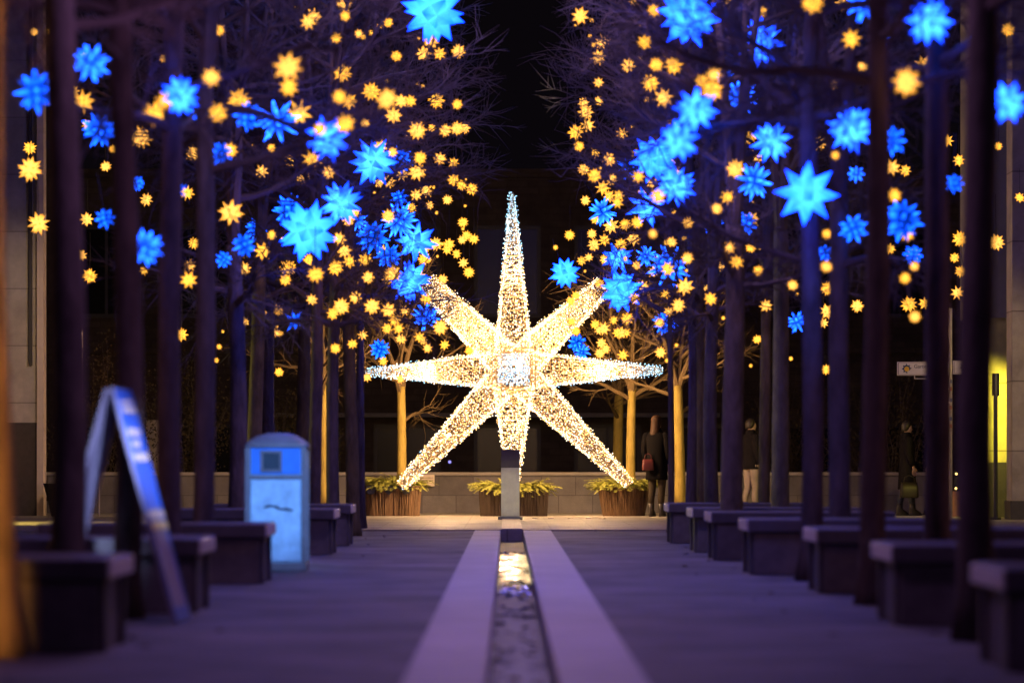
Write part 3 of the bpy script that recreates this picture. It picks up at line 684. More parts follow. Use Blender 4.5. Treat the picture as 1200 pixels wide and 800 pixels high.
BS = [ # px, py, size, depth, tone, short description
 (43, 107, 50, 27, 'd', 'leftmost blue star, beside the orange trunk'),
 (106, 74, 46, 28, 'm', 'high broken blue star, left of the second trunk'),
 (117, 152, 42, 38, 'd', 'dark spiky blue star at far left, below the broken one'),
 (170, 290, 44, 28, 'm', 'tall blue star at far left, between two dark trunks'),
 (123, 256, 24, 36, 'd', 'small blue star at far left, beside the tall blue one'),
 (211, 112, 48, 30, 'c', 'cyan blotched star, behind four yellow stars on the left'),
 (237, 134, 34, 32, 'd', 'dark star beside the cyan blotched star'),
 (205, 222, 28, 33, 'd', 'half hidden blue star, beside the fourth left trunk'),
 (258, 180, 28, 34, 'd', 'narrow upper blue star, right of the fifth left trunk'),
 (290, 136, 34, 34, 'd', 'faint star beside the broad blue star'),
 (325, 142, 52, 36, 'm', 'broad blue star, behind the largest left yellow star'),
 (286, 287, 28, 36, 'd', 'narrow lower blue star, left of the brightest left one'),
 (262, 304, 20, 40, 'd', 'tiny blue star above the bin'),
 (384, 163, 54, 44, 'c', 'blue star beside the eight pointed one'),
 (437, 190, 56, 46, 'c', 'eight pointed blue star, in the left upper middle'),
 (468, 188, 34, 50, 'd', 'dark star behind the eight pointed one'),
 (508, 15, 74, 42, 'b', 'big blue star at top left, beside the dark gap'),
 (361, 271, 70, 40, 'b', 'brightest cyan star of the left trees'),
 (400, 238, 52, 43, 'c', 'right companion of the brightest left star'),
 (340, 247, 40, 47, 'd', 'dim companion of the brightest left star'),
 (436, 278, 40, 52, 'd', 'branch covered faint blue star, left of the centre'),
 (468, 258, 44, 50, 'm', 'upper star of the left blue cluster'),
 (488, 284, 48, 51, 'c', 'middle star of the left blue cluster'),
 (480, 330, 52, 53, 'c', 'blue star above the upper left arm'),
 (499, 371, 34, 54, 'm', 'blue star below the upper left arm'),
 (445, 409, 24, 56, 'd', 'broken blue star over the left arm'),
 (345, 376, 26, 48, 'd', 'blue star among the left lower trunks'),
 (807, 18, 74, 42, 'b', 'big cyan star at top right'),
 (890, 50, 60, 43, 'c', 'large blue star at top right, beside the big cyan one'),
 (815, 129, 54, 46, 'c', 'blue star below the big cyan one'),
 (866, 113, 46, 44, 'm', 'blue star with long petals, right of three yellow stars'),
 (796, 165, 50, 47, 'c', 'top star of the right blue cluster'),
 (767, 186, 56, 45, 'b', 'bright middle of the right blue cluster'),
 (792, 217, 50, 47, 'c', 'lower right of the right blue cluster'),
 (758, 243, 48, 48, 'c', 'lowest star of the right blue cluster'),
 (738, 197, 32, 52, 'd', 'dark left star of the right blue cluster'),
 (706, 248, 34, 53, 'm', 'small spiky blue star, left of the right cluster'),
 (662, 320, 36, 58, 'b', 'lone crisp blue star, nearest the dark gap'),
 (728, 341, 50, 55, 'b', 'bright crisp blue star, above the upper right arm'),
 (724, 302, 38, 56, 'c', 'blue star above the bright crisp one'),
 (784, 312, 52, 49, 'm', 'blue star with a yellow centre'),
 (676, 402, 22, 60, 'd', 'dark small star over the right arm'),
 (682, 412, 20, 60, 'm', 'pale small star over the right arm'),
 (780, 378, 30, 55, 'd', 'hidden star above the bright yellow trunk'),
 (904, 166, 50, 37, 'c', 'petalled blue star, left of the brightest right one'),
 (884, 212, 44, 38, 'm', 'blue star below the petalled one'),
 (945, 227, 72, 36, 'b', 'brightest cyan star of the right trees'),
 (998, 150, 60, 32, 'c', 'tall cyan star, right of the brightest right one'),
 (1089, 25, 58, 30, 'c', 'three petalled blue star, near the top right corner'),
 (1181, 120, 50, 27, 'c', 'rightmost blue star, at the picture edge'),
 (1056, 258, 50, 33, 'd', 'dark petalled star, left of the sign trunk'),
 (1000, 268, 34, 33, 'd', 'narrow star between two right trunks'),
 (1013, 4, 46, 31, 'm', 'blue star cut by the top edge'),
 (1046, 165, 34, 31, 'd', 'small petals above the dark petalled star'),
 (1147, 38, 26, 28, 'd', 'small star on the nearest right trunk'),
 (934, 377, 26, 44, 'm', 'low blue star between right trunks'),
 (968, 297, 22, 40, 'd', 'tiny star below the brightest right one'),
 (874, 262, 28, 44, 'd', 'dim star above the paired grey trunks'),
 (1070, 299, 24, 36, 'd', 'low violet star beside the sign trunk'),
 (1034, 44, 24, 36, 'm', 'narrow blue star at top right, beside the three petalled one'),
 (1003, 204, 20, 38, 'm', 'small blue star right of the brightest right one'),
 (300, 268, 26, 48, 'd', 'dim blue star over two yellow ones, left'),
 (455, 300, 32, 53, 'd', 'branch covered star by the left cluster'),
 (418, 258, 26, 50, 'm', 'blue spikes behind a yellow star, left centre'),
 (850, 92, 24, 44, 'd', 'dark blue star over three yellow ones'),
 (835, 262, 26, 46, 'd', 'dark blue star amid the right row'),
 (757, 300, 26, 54, 'm', 'small blue star left of the yellow centred'),
 (160, 215, 18, 40, 'd', 'tiny dark blue star at far left'),
 (1118, 215, 22, 32, 'd', 'dark blue star on the sign trunk'),
 (560 - 92, 232, 22, 52, 'd', 'dark blue star over the left cluster'),
]
bpy.context.view_layer.update(); DG = bpy.context.evaluated_depsgraph_get(); EYE = Vector((0, 0, CZ))
def clear_depth(px, py, d):
    # hang the star on the near side of a limb or trunk that would hide it
    t_ = P(px, py, d) - EYE; hit, loc, *_ = sc.ray_cast(DG, EYE, t_.normalized(), distance=t_.length)
    return loc.y - .45 if hit and loc.y > max(20, .52 * d) else d
rb = random.Random(9); blues = []
for i, (px, py, s_, d, tn, ref) in enumerate(BS):
    o = bpy.data.objects.new('blue_star', BB[tn]); col.objects.link(o)
    d = clear_depth(px, py, d) if tn in 'bc' else d; o.location = P(px, py, d); dia = s_ / F * d * 1.14; o.scale = (dia,) * 3
    o.rotation_euler = (rb.uniform(-.5, .5), rb.uniform(-.5, .5), rb.uniform(0, 6.28))
    tag(o, ref, 'star', 'blue paper stars in the trees'); blues.append((px, py, ref))
    c_ = MB(); c_.tube([(0, 0, .4), (0, .01, .4 + .35 / dia)], .006 / dia, 5); c_.build('cable', M_cable, o)
YS = []
def add(ox, lst):
    for t_ in lst: YS.append((ox + t_[0] / 2, t_[1] / 2, t_[2] / 2))
add(0, [(80,75,18),(122,72,20),(513,71,24),(570,101,16),(383,138,18),(198,133,16),(224,202,14),(195,238,62),(172,215,30),(120,238,20),(70,347,32),(70,397,58),(90,524,54),(204,293,24),(266,349,20),(248,390,22),(203,514,30),(191,598,24),(210,647,38),(330,322,58),(363,268,62),(385,238,44),(495,182,44),(454,360,40),(438,452,36),(343,468,28),(425,515,16),(510,265,50),(561,236,62),(538,352,40),(541,498,58),(510,508,16),(455,570,28),(415,578,14),(445,622,26),(442,656,42),(338,634,18),(573,630,34),(574,754,18),(425,784,30)])
add(300, [(205,10,42),(135,38,36),(122,52,36),(209,38,22),(188,89,24),(241,80,18),(310,54,20),(329,132,24),(5,68,14),(410,97,34),(393,126,36),(430,126,30),(474,121,32),(75,158,76),(77,205,46),(203,172,48),(196,227,36),(218,238,36),(100,266,66),(208,290,52),(150,303,28),(270,215,42),(307,232,54),(340,237,32),(362,237,28),(322,271,36),(423,236,42),(472,245,22),(255,290,18),(378,306,46),(413,300,18),(443,306,30),(471,301,32),(489,300,24),(130,373,56),(85,375,38),(110,418,46),(170,404,30),(13,402,30),(80,430,16),(36,347,18),(291,345,30),(320,357,18),(385,370,32),(431,372,28),(463,382,22),(343,408,34),(378,403,42),(288,426,28),(312,426,28),(463,422,26),(482,434,24),(506,443,26),(398,447,36),(375,457,28),(449,468,22),(407,481,18),(365,487,22),(310,507,30),(337,509,24),(485,521,22),(234,497,24),(195,497,30),(217,516,30),(195,559,32),(207,588,34),(219,613,28),(16,589,40),(37,551,20),(75,627,42),(69,656,24),(125,610,30),(140,643,42),(187,627,36),(256,610,36),(263,650,26),(297,587,24),(321,640,42),(310,655,30),(385,648,26),(393,580,32),(421,572,30),(394,607,30),(452,573,26),(448,585,20),(483,562,20),(494,552,20),(510,560,22),(470,595,20),(486,616,20),(499,638,26),(438,654,20),(398,702,24),(131,702,22),(200,718,42),(180,735,30),(233,697,26),(272,718,38),(311,727,38),(325,750,26),(53,728,22),(48,780,20),(60,796,14),(250,785,22),(307,770,22),(334,770,22),(432,767,36),(383,790,20)])
add(600, [(160,38,40),(286,3,20),(332,25,28),(212,98,40),(203,135,38),(310,100,32),(272,154,34),(304,140,20),(338,152,34),(378,154,48),(325,195,42),(355,230,46),(203,194,22),(204,236,20),(480,10,36),(512,8,36),(446,190,36),(473,175,38),(468,212,54),(168,242,24),(173,263,38),(178,294,30),(149,310,40),(157,343,22),(195,358,24),(258,314,28),(380,288,32),(293,365,36),(228,374,32),(168,397,28),(193,412,30),(374,379,22),(385,408,42),(296,414,28),(328,428,24),(234,421,22),(213,440,34),(342,460,36),(250,458,24),(228,460,26),(172,470,22),(247,475,24),(195,515,18),(232,530,38),(265,526,26),(293,522,26),(187,548,20),(217,562,26),(255,573,26),(192,574,30),(285,560,36),(330,548,20),(374,567,20),(135,551,22),(180,603,18),(163,611,18),(217,608,22),(292,622,18),(332,637,24),(342,609,22),(365,630,34),(411,605,28),(205,665,20),(286,699,26),(307,671,26),(405,672,40),(390,716,36),(360,690,20),(368,730,18),(270,746,26),(222,752,16),(195,760,20),(215,770,28),(255,780,24),(268,780,20),(412,522,28),(438,453,34),(505,462,30),(480,489,24),(523,396,42),(557,323,38),(578,366,38),(560,515,42),(510,580,26),(560,580,24),(527,613,32),(489,627,28),(577,634,22),(465,700,28),(453,670,22),(595,716,30),(575,795,18),(585,28,24)])
add(900, [(105,8,54),(175,8,40),(195,92,44),(563,70,34),(42,170,42),(222,155,24),(325,193,76),(365,153,44),(392,127,20),(154,200,20),(118,335,44),(158,364,18),(80,380,20),(420,330,26),(447,376,24),(347,318,16),(540,343,18),(290,393,38),(322,400,26),(296,458,34),(327,548,32),(285,583,28),(343,624,18),(340,598,30),(321,652,26),(330,713,36),(368,711,26),(344,742,26),(450,560,40),(437,604,22),(452,636,28),(444,686,34),(535,568,40),(58,668,22),(138,548,20),(137,625,26),(139,676,34),(138,730,36),(130,757,20),(209,717,28),(590,463,20),(585,300,16)])
YS += [(437,361,18),(457,363,18),(474,364,11),(463,375,12),(454,385,10),(426,393,11),(470,397,11),(496,399,9),(501,408,9),(521,404,10),(499,352,11),(482,412,7),(550,411,9),(502,423,8),(510,422,7),(449,423,9),(430,442,10),(469,444,9),(488,456,7),(331,402,8),(323,421,7),(327,436,10),(393,408,11),(413,403,11),
       (675,346,11),(669,353,10),(670,377,9),(675,388,10),(697,382,10),(702,387,10),(710,384,11),(719,375,9),(727,378,8),(724,390,11),(732,391,10),(715,396,8),(705,402,11),(710,409,9),(703,414,11),(722,410,7),(730,416,12),(774,413,12),(773,378,10),(784,365,11),(700,471,8),(968,433,11),(872,430,8),(750,458,6),(757,461,6),(764,459,6)]
kept = []
for s_ in sorted(YS, key=lambda q: -q[2]):
    if all((s_[0] - q[0]) ** 2 + (s_[1] - q[1]) ** 2 > 12 for q in kept): kept.append(s_)
kept = kept[:299]
def where(px, py):
    b_ = min(blues, key=lambda q: (q[0] - px) ** 2 + (q[1] - py) ** 2); dx, dy = px - b_[0], py - b_[1]; r_ = math.hypot(dx, dy)
    if r_ < 14: w_ = 'in front of'
    else:
        a_ = (math.degrees(math.atan2(-dy, dx)) + 360) % 360
        w_ = ('right of', 'above right of', 'above', 'above left of', 'left of', 'below left of', 'below', 'below right of')[int((a_ + 22.5) // 45) % 8]
    return w_, b_[2].split(',')[0]
seen = {}; ylab = []
for (px, py, s_) in kept:
    sz = 'big' if s_ >= 24 else ('medium' if s_ >= 15 else ('small' if s_ >= 10.5 else 'tiny'))
    w_, ref = where(px, py)
    ylab.append('%s yellow star %s the %s' % (sz, w_, ref.replace('beside the', 'by').replace('above the right', 'above right')))
by = {}
for i, l_ in enumerate(ylab): by.setdefault(l_, []).append(i)
for l_, ii in by.items():
    if len(ii) == 1: continue
    sz = l_.split(' yellow')[0]; rest = l_[len(sz):]
    ii.sort(key=lambda q: kept[q][1])
    if len(ii) == 2:
        if abs(kept[ii[0]][1] - kept[ii[1]][1]) >= abs(kept[ii[0]][0] - kept[ii[1]][0]): nm = ['upper ', 'lower ']
        else:
            ii.sort(key=lambda q: kept[q][0]); nm = ['left ', 'right ']
    else: nm = ['topmost '] + ['%s highest ' % q for q in ('second', 'third', 'fourth', 'fifth', 'sixth', 'seventh', 'eighth', 'ninth')[:len(ii) - 2]] + ['lowest ']
    for q, n_ in zip(ii, nm): ylab[q] = (n_ + sz + rest)
ylab = [l_.replace(' the ', ' ') if len(l_.split()) > 16 else l_ for l_ in ylab]
cm_ = MB(); cm_.tube([(0, 0, .4), (.03, .02, 1.2), (0, .03, 2.4)], .016, 4); CORD = cm_.mesh('cord', M_cable)
ry = random.Random(4)
for (px, py, s_), lb_ in zip(kept, ylab):
    d = 1473 / (s_ + 4.9)
    real = .305
    if d > 59: real *= 59 / d; d = 59.0
    if s_ < 9 and d > 50 : d = ry.uniform(50, 57)
    d = min(max(d, 24), 59)
    o = bpy.data.objects.new('yellow_star', YB[ry.randrange(6)]); col.objects.link(o)
    d1 = clear_depth(px, py, d) if s_ > 8 else d; real *= d1 / d; d = d1
    o.location = P(px, py, d); o.scale = (real * ry.uniform(.95, 1.1),) * 3
    o.rotation_euler = (0, 0, ry.uniform(0, 6))
    if s_ >= 9:
        c2 = bpy.data.objects.new('cord', CORD); col.objects.link(c2); c2.parent = o
    tag(o, lb_, 'star', 'yellow paper stars in the trees')
# beyond the 299 stars that show largest: the faint far ones between the twigs, as one object
fs = MB(); rf = random.Random(31); n_ = 0
tpl = YB[0]; tv = [v.co.copy() for v in tpl.vertices]; tf = [list(p_.vertices) for p_ in tpl.polygons]
FG, FT = [], []
g0 = [q.value for q in tpl.attributes['glow'].data]; t0 = [q.value for q in tpl.attributes['tone'].data]
while n_ < 150:
    sd = rf.choice((-1, 1)); px, py = VX + sd * (45 + 300 * rf.random() ** 1.1), rf.uniform(10, 430)
    if abs(px - VX) < 175 and py > 345: continue
    if abs(px - VX) < 75 and rf.random() < .8: continue
    d = rf.uniform(48, 58); c_ = P(px, py, d); r_ = rf.uniform(.05, .10); b_ = len(fs.v)
    Mx = Matrix.Translation(c_) @ Matrix.Rotation(rf.uniform(0, 6), 4, 'Z') @ Matrix.Scale(r_, 4)
    fs.v += [tuple(Mx @ v) for v in tv]; FG += g0; FT += t0
    for q in tf: fs.face([b_ + k_ for k_ in q])
    n_ += 1
fo_ = fs.build('far_stars', YM[0])
fo_.data.attributes.new('glow', 'FLOAT', 'POINT').data.foreach_set('value', FG); fo_.data.attributes.new('tone', 'FLOAT', 'FACE').data.foreach_set('value', FT)
tag(fo_, 'faint far yellow stars sprinkled between the twigs of both tree rows', 'stars', 'yellow paper stars in the trees', 'stuff')
# ------------------------------------------------------------------ street sign, pots, rail, shrubs
def text_mesh(txt, size):
    cu = bpy.data.curves.new('t', 'FONT'); cu.body = txt; cu.size = size; cu.extrude = .002
    o = bpy.data.objects.new('t', cu); col.objects.link(o)
    bpy.context.view_layer.update()
    me = bpy.data.meshes.new_from_object(o.evaluated_get(bpy.context.evaluated_depsgraph_get()))
    bpy.data.objects.remove(o); return me
DSN = 62.0
sp = empty('sign_post', ((1114 - VX) / F * DSN, DSN, 0.021), 'slim sticker covered pole carrying two white finger signs', 'street sign')
s = MB(); s.tube([(0, 0, 0), (0, 0, 3.4)], .03, 10); s.build('pole', mat('galvanised', (0.38, 0.34, 0.32), 0.4, 0.2, 12, metal=.5), sp)
for i in range(9): z = 1.35 + i * .1 + (i % 3) * .02; MB().box(-.02, .02, -.034, -.029, z, z + .06).build('sticker', mat('sticker_paper_%s' % ('white', 'red', 'blue')[i % 3], ((.5, .42, .36), (.4, .12, .08), (.1, .14, .3))[i % 3], 0.6, 0.2, 30), sp)
M_sw = mat('sign_white', (0.72, 0.66, 0.60), 0.5, 0.05); M_sb = mat('emblem_blue', (0.02, 0.05, 0.13), 0.5); M_sy = mat('emblem_yellow', (0.85, 0.5, 0.05), 0.5)
def finger(x0, x1, z0, z1, ex, label, txt=None):
    s = MB(); s.box(x0, x1, -.07, -.035, z0, z1); f_ = s.build('finger_sign', M_sw, sp, bevel=.004); tag(f_, label)
    s = MB(); s.box(x0 + .012, x1 - .012, -.073, -.0705, z0 + .008, z0 + .016); s.box(x0 + .012, x1 - .012, -.073, -.0705, z1 - .016, z1 - .008); s.box(x0 + .012, x0 + .024, -.073, -.0705, z0 + .017, z1 - .017)
    s.build('border', mat('sign_grey_line', (0.3, 0.24, 0.22)), f_)
    zc_ = (z0 + z1) / 2; s = MB()
    N = 48; R0, R1 = .034, .058
    s.v += [(ex, -.0745, zc_)]
    for k_ in range(N):
        a = 2 * math.pi * k_ / N; ph_ = (k_ % 6)
        rr = .078 if ph_ in (0, 1) else .058
        s.v.append((ex + rr * math.cos(a), -.0745, zc_ + rr * math.sin(a)))
    for k_ in range(N):
        a = 360 * k_ / N
        if txt and 270 < a < 330: continue
        s.face([0, 1 + (k_ + 1) % N, 1 + k_])
    e_ = s.build('emblem', M_sb, f_); sm = e_.modifiers.new('thick', 'SOLIDIFY'); sm.thickness = .002
    s = MB(); s.v += [(ex, -.079, zc_ - .006)]
    for k_ in range(24): a = 2 * math.pi * k_ / 24; s.v.append((ex + .04 * math.cos(a), -.079, zc_ - .006 + .04 * math.sin(a)))
    for k_ in range(24): s.face([0, 1 + (k_ + 1) % 24, 1 + k_])
    e2 = s.build('emblem_disc', M_sy, f_); sm = e2.modifiers.new('thick', 'SOLIDIFY'); sm.thickness = .002
    if txt:
        o = bpy.data.objects.new('lettering', text_mesh(txt, .085)); o.data.materials.clear(); o.data.materials.append(M_sb); col.objects.link(o); o.parent = f_
        o.location = (ex + .115, -.074, zc_ + .01); o.rotation_euler = (R(90), 0, 0)
zA, zB = P(0, 440, DSN).z - .02, P(0, 424, DSN).z - .02
finger((1051 - 1114) / F * DSN, -.03, zA, zB, (1062 - 1114) / F * DSN, 'left finger sign with sun emblem and lettering', 'Gartenb')
finger(.03, .55, zA + .02, zB + .02, (1130 - 1114) / F * DSN, 'right finger sign with sun emblem')
s = MB(); xa, xb = (1071 - 1114) / F * DSN, -.12
s.box(xa, xb, -.06, -.045, zA - .055, zA - .045); s.box(xa, xa + .012, -.06, -.045, zA - .044, zA); s.box(xb - .012, xb, -.06, -.045, zA - .044, zA)
s.build('sign_bracket', M_sw, sp)
# terracotta pot with a few lit bulbs
pt_ = empty('terracotta_pot', ((1123 - VX) / F * 65, 65, .021), 'terracotta pot with a sparse plant and three lit bulbs', 'plant pot')
s = MB(); s.loft([(0, 0, 0, .10, .10), (0, 0, .36, .145, .145), (0, 0, .362, .165, .165), (0, 0, .43, .17, .17), (0, 0, .43, .14, .14), (0, 0, .39, .135, .135)], 24); s.build('pot', mat('terracotta', (0.42, 0.22, 0.11), 0.8, 0.2, 6), pt_)
s = MB(); rn = random.Random(8)
for i in range(14):
    p0 = Vector((rn.uniform(-.06, .06), rn.uniform(-.06, .06), .38)); p1 = p0 + Vector((rn.uniform(-.1, .1), rn.uniform(-.1, .1), rn.uniform(.2, .42))); s.tube([p0, p0.lerp(p1, .5) + Vector((rn.uniform(-.02, .02), 0, 0)), p1], .004, 4)
    for q in range(8):
        c_ = p0.lerp(p1, rn.uniform(.3, 1)); b_ = len(s.v); v_ = Vector((rn.uniform(-1, 1), rn.uniform(-1, 1), rn.uniform(-.5, 1))).normalized() * .035; w_ = v_.orthogonal().normalized() * .01
        s.v += [tuple(c_), tuple(c_ + v_ * .5 + w_), tuple(c_ + v_), tuple(c_ + v_ * .5 - w_)]; s.face([b_, b_ + 1, b_ + 2, b_ + 3])
s.build('plant', mat('dark_leaf', (0.05, 0.07, 0.03), 0.6, 0.3), pt_)
G_amb = glow('amber_bulb', (1.0, 0.62, 0.16), 6.0)
for (px, py) in ((1120, 555), (1128, 552), (1119.5, 572)):
    s = MB(); s.loft([(0, 0, -.02, .004, .004), (0, 0, -.012, .017, .017), (0, 0, 0, .021, .021), (0, 0, .012, .017, .017), (0, 0, .02, .004, .004)], 12)
    s.build('bulb', G_amb, pt_, loc=Vector(((px - 1123) / F * 65, -.1, P(0, py, 65).z - .02)))
# dark pot at the left
dp = empty('dark_planter_pot', ((84 - VX) / F * 66.0, 65.4, .021), 'dark tapered pot standing before the wall at far left', 'plant pot')
s = MB(); s.loft([(0, 0, 0, .28, .28), (0, 0, .50, .40, .40), (0, 0, .56, .42, .42), (0, 0, .56, .37, .37), (0, 0, .5, .36, .36)], 28); s.build('pot', mat('pot_dark', (0.035, 0.03, 0.03), 0.5, 0.2), dp)
s = MB()
for i in range(26):
    a = rn.uniform(0, 6.28); p0 = Vector((.2 * math.cos(a), .2 * math.sin(a), .5)); p1 = p0 + Vector((rn.uniform(-.2, .2), rn.uniform(-.2, .2), rn.uniform(.1, .5))); s.tube([p0, p0.lerp(p1, .5), p1], .005, 4)
s.build('dry_stems', M_twig, dp)
# thin pole and handrail on the left
po = MB(); po.loft([(0, 0, 0, .06, .06), (0, 0, .05, .06, .06), (0, 0, .051, .03, .03), (0, 0, 3.02, .028, .028), (0, 0, 3.06, .01, .01)], 12)
tag(po.build('flag_pole', mat('pole_pale', (0.55, 0.45, 0.45), 0.4, 0.1), loc=((95 - VX) / F * 62, 62, .021)), 'slim pale pole beside the dark trunk at left', 'pole')
hr = MB(); x0 = (101 - VX) / F * 66; x1 = (116 - VX) / F * 66
hr.tube([(x0, 66, .02), (x0, 66, .86), (x1 - .05, 66, .93), (x1, 66, .9), (x1, 66, .02)], .018, 8); hr.tube([(x0, 66, .5), (x1, 66, .5)], .014, 8)
tag(hr.build('handrail', mat('rail_steel', (0.4, 0.36, 0.33), 0.35, 0.1, metal=.7)), 'short steel handrail before the low wall at left', 'handrail')
# small white cabinet behind the wall
cb = MB(); q0, q1 = P(171, 515, 76), P(186, 492, 76); cb.box(q0.x, q1.x, 76, 76.3, 0.0, q1.z)
tag(cb.build('utility_cabinet', mat('cabinet_grey', (0.30, 0.26, 0.24), 0.6, 0.1), bevel=.01), 'pale upright utility cabinet behind the wall at left', 'cabinet')
M_leaf = mat('brown_leaves', (0.075, 0.055, 0.028), 0.7, 0.5, 5)
def shrub(px, d, rx, h, label, seed):
    rn = random.Random(seed); s = MB(); t_ = MB()
    for i in range(26):
        a = rn.uniform(0, 6.28); el = rn.uniform(.5, 1.4); L = h * rn.uniform(.6, 1.0)
        pts = [Vector((rn.uniform(-.15, .15), rn.uniform(-.15, .15), 0))]; dr = Vector((math.cos(a) * math.cos(el) * rx / h * 1.3, math.sin(a) * math.cos(el) * rx / h * 1.3, math.sin(el)))
        for q in range(5): pts.append(pts[-1] + (dr + Vector((rn.uniform(-.2, .2), rn.uniform(-.2, .2), rn.uniform(-.1, .1)))) * L / 5)
        t_.tube(pts, [.02, .016, .012, .01, .007, .004], 4)
        for q in range(150):
            f = rn.uniform(1, 5); k_ = min(4, int(f)); c_ = pts[k_].lerp(pts[k_ + 1], f - k_) + Vector((rn.gauss(0, .13), rn.gauss(0, .13), rn.gauss(0, .13)))
            v_ = Vector((rn.uniform(-1, 1), rn.uniform(-1, 1), rn.uniform(-1, 1))).normalized() * .06; w_ = v_.orthogonal().normalized() * .022; b_ = len(s.v)
            s.v += [tuple(c_), tuple(c_ + v_ * .5 + w_), tuple(c_ + v_), tuple(c_ + v_ * .5 - w_)]; s.face([b_, b_ + 1, b_ + 2, b_ + 3])
    r = empty('shrub', ((px - VX) / F * d, d, 0), label, 'shrub', 'shrubs behind the wall')
    s.build('foliage', M_leaf, r); t_.build('stem', M_twig, r)
shrub(115, 74, 1.3, 3.6, 'tall brown shrub behind the wall beside the pale pole', 1)
shrub(215, 77, 1.5, 3.9, 'tall brown shrub behind the wall left of the bin', 2)
shrub(335, 78, 1.2, 3.3, 'brown shrub behind the wall above the bin', 3)
shrub(1045, 78, 1.6, 3.4, 'brown shrub behind the wall below the white street sign', 4)
shrub(925, 80, 1.3, 3.0, 'brown shrub behind the wall between the right trunks', 5)
for px, py, d, lb_ in ((183, 520, 80, 'tiny red light in the dark behind the left wall'), (527, 541, 86, 'tiny violet light in the dark left of the grey post')):
    s = MB(); s.loft([(0, 0, -.03, .01, .01), (0, 0, -.02, .03, .03), (0, 0, .02, .03, .03), (0, 0, .03, .01, .01)], 10)
    o = s.build('signal_lamp', glow('red_lamp', (1.0, .08, .06), 3) if px < 300 else glow('violet_lamp', (.35, .3, 1.0), 1.5), loc=P(px, py, d))
    tag(o, lb_, 'lamp')
    s = MB(); z_ = P(px, py, d).z; s.tube([(0, .05, -z_), (0, .05, .0)], .015, 6); s.build('stake', M_frame, o)
# ------------------------------------------------------------------ people
def skin(name, verts, edges, radii, m, parent, sub=1):
    me = bpy.data.meshes.new(name); me.from_pydata([tuple(v) for v in verts], edges, [])
    o = bpy.data.objects.new(name, me); col.objects.link(o)
    o.modifiers.new('skin', 'SKIN')
    for i, r_ in enumerate(radii):
        sv = me.skin_vertices[0].data[i]; sv.radius = r_ if hasattr(r_, '__len__') else (r_, r_); sv.use_root = (i == 0)
    ss = o.modifiers.new('sub', 'SUBSURF'); ss.levels = sub; ss.render_levels = sub
    bpy.context.view_layer.update()
    m2 = bpy.data.meshes.new_from_object(o.evaluated_get(bpy.context.evaluated_depsgraph_get()))
    m2.polygons.foreach_set('use_smooth', [True] * len(m2.polygons))
    m2.materials.clear(); m2.materials.append(m); o.modifiers.clear(); o.data = m2; o.parent = parent
    return o
M_skin = mat('skin', (0.45, 0.28, 0.2), 0.6, 0.05)
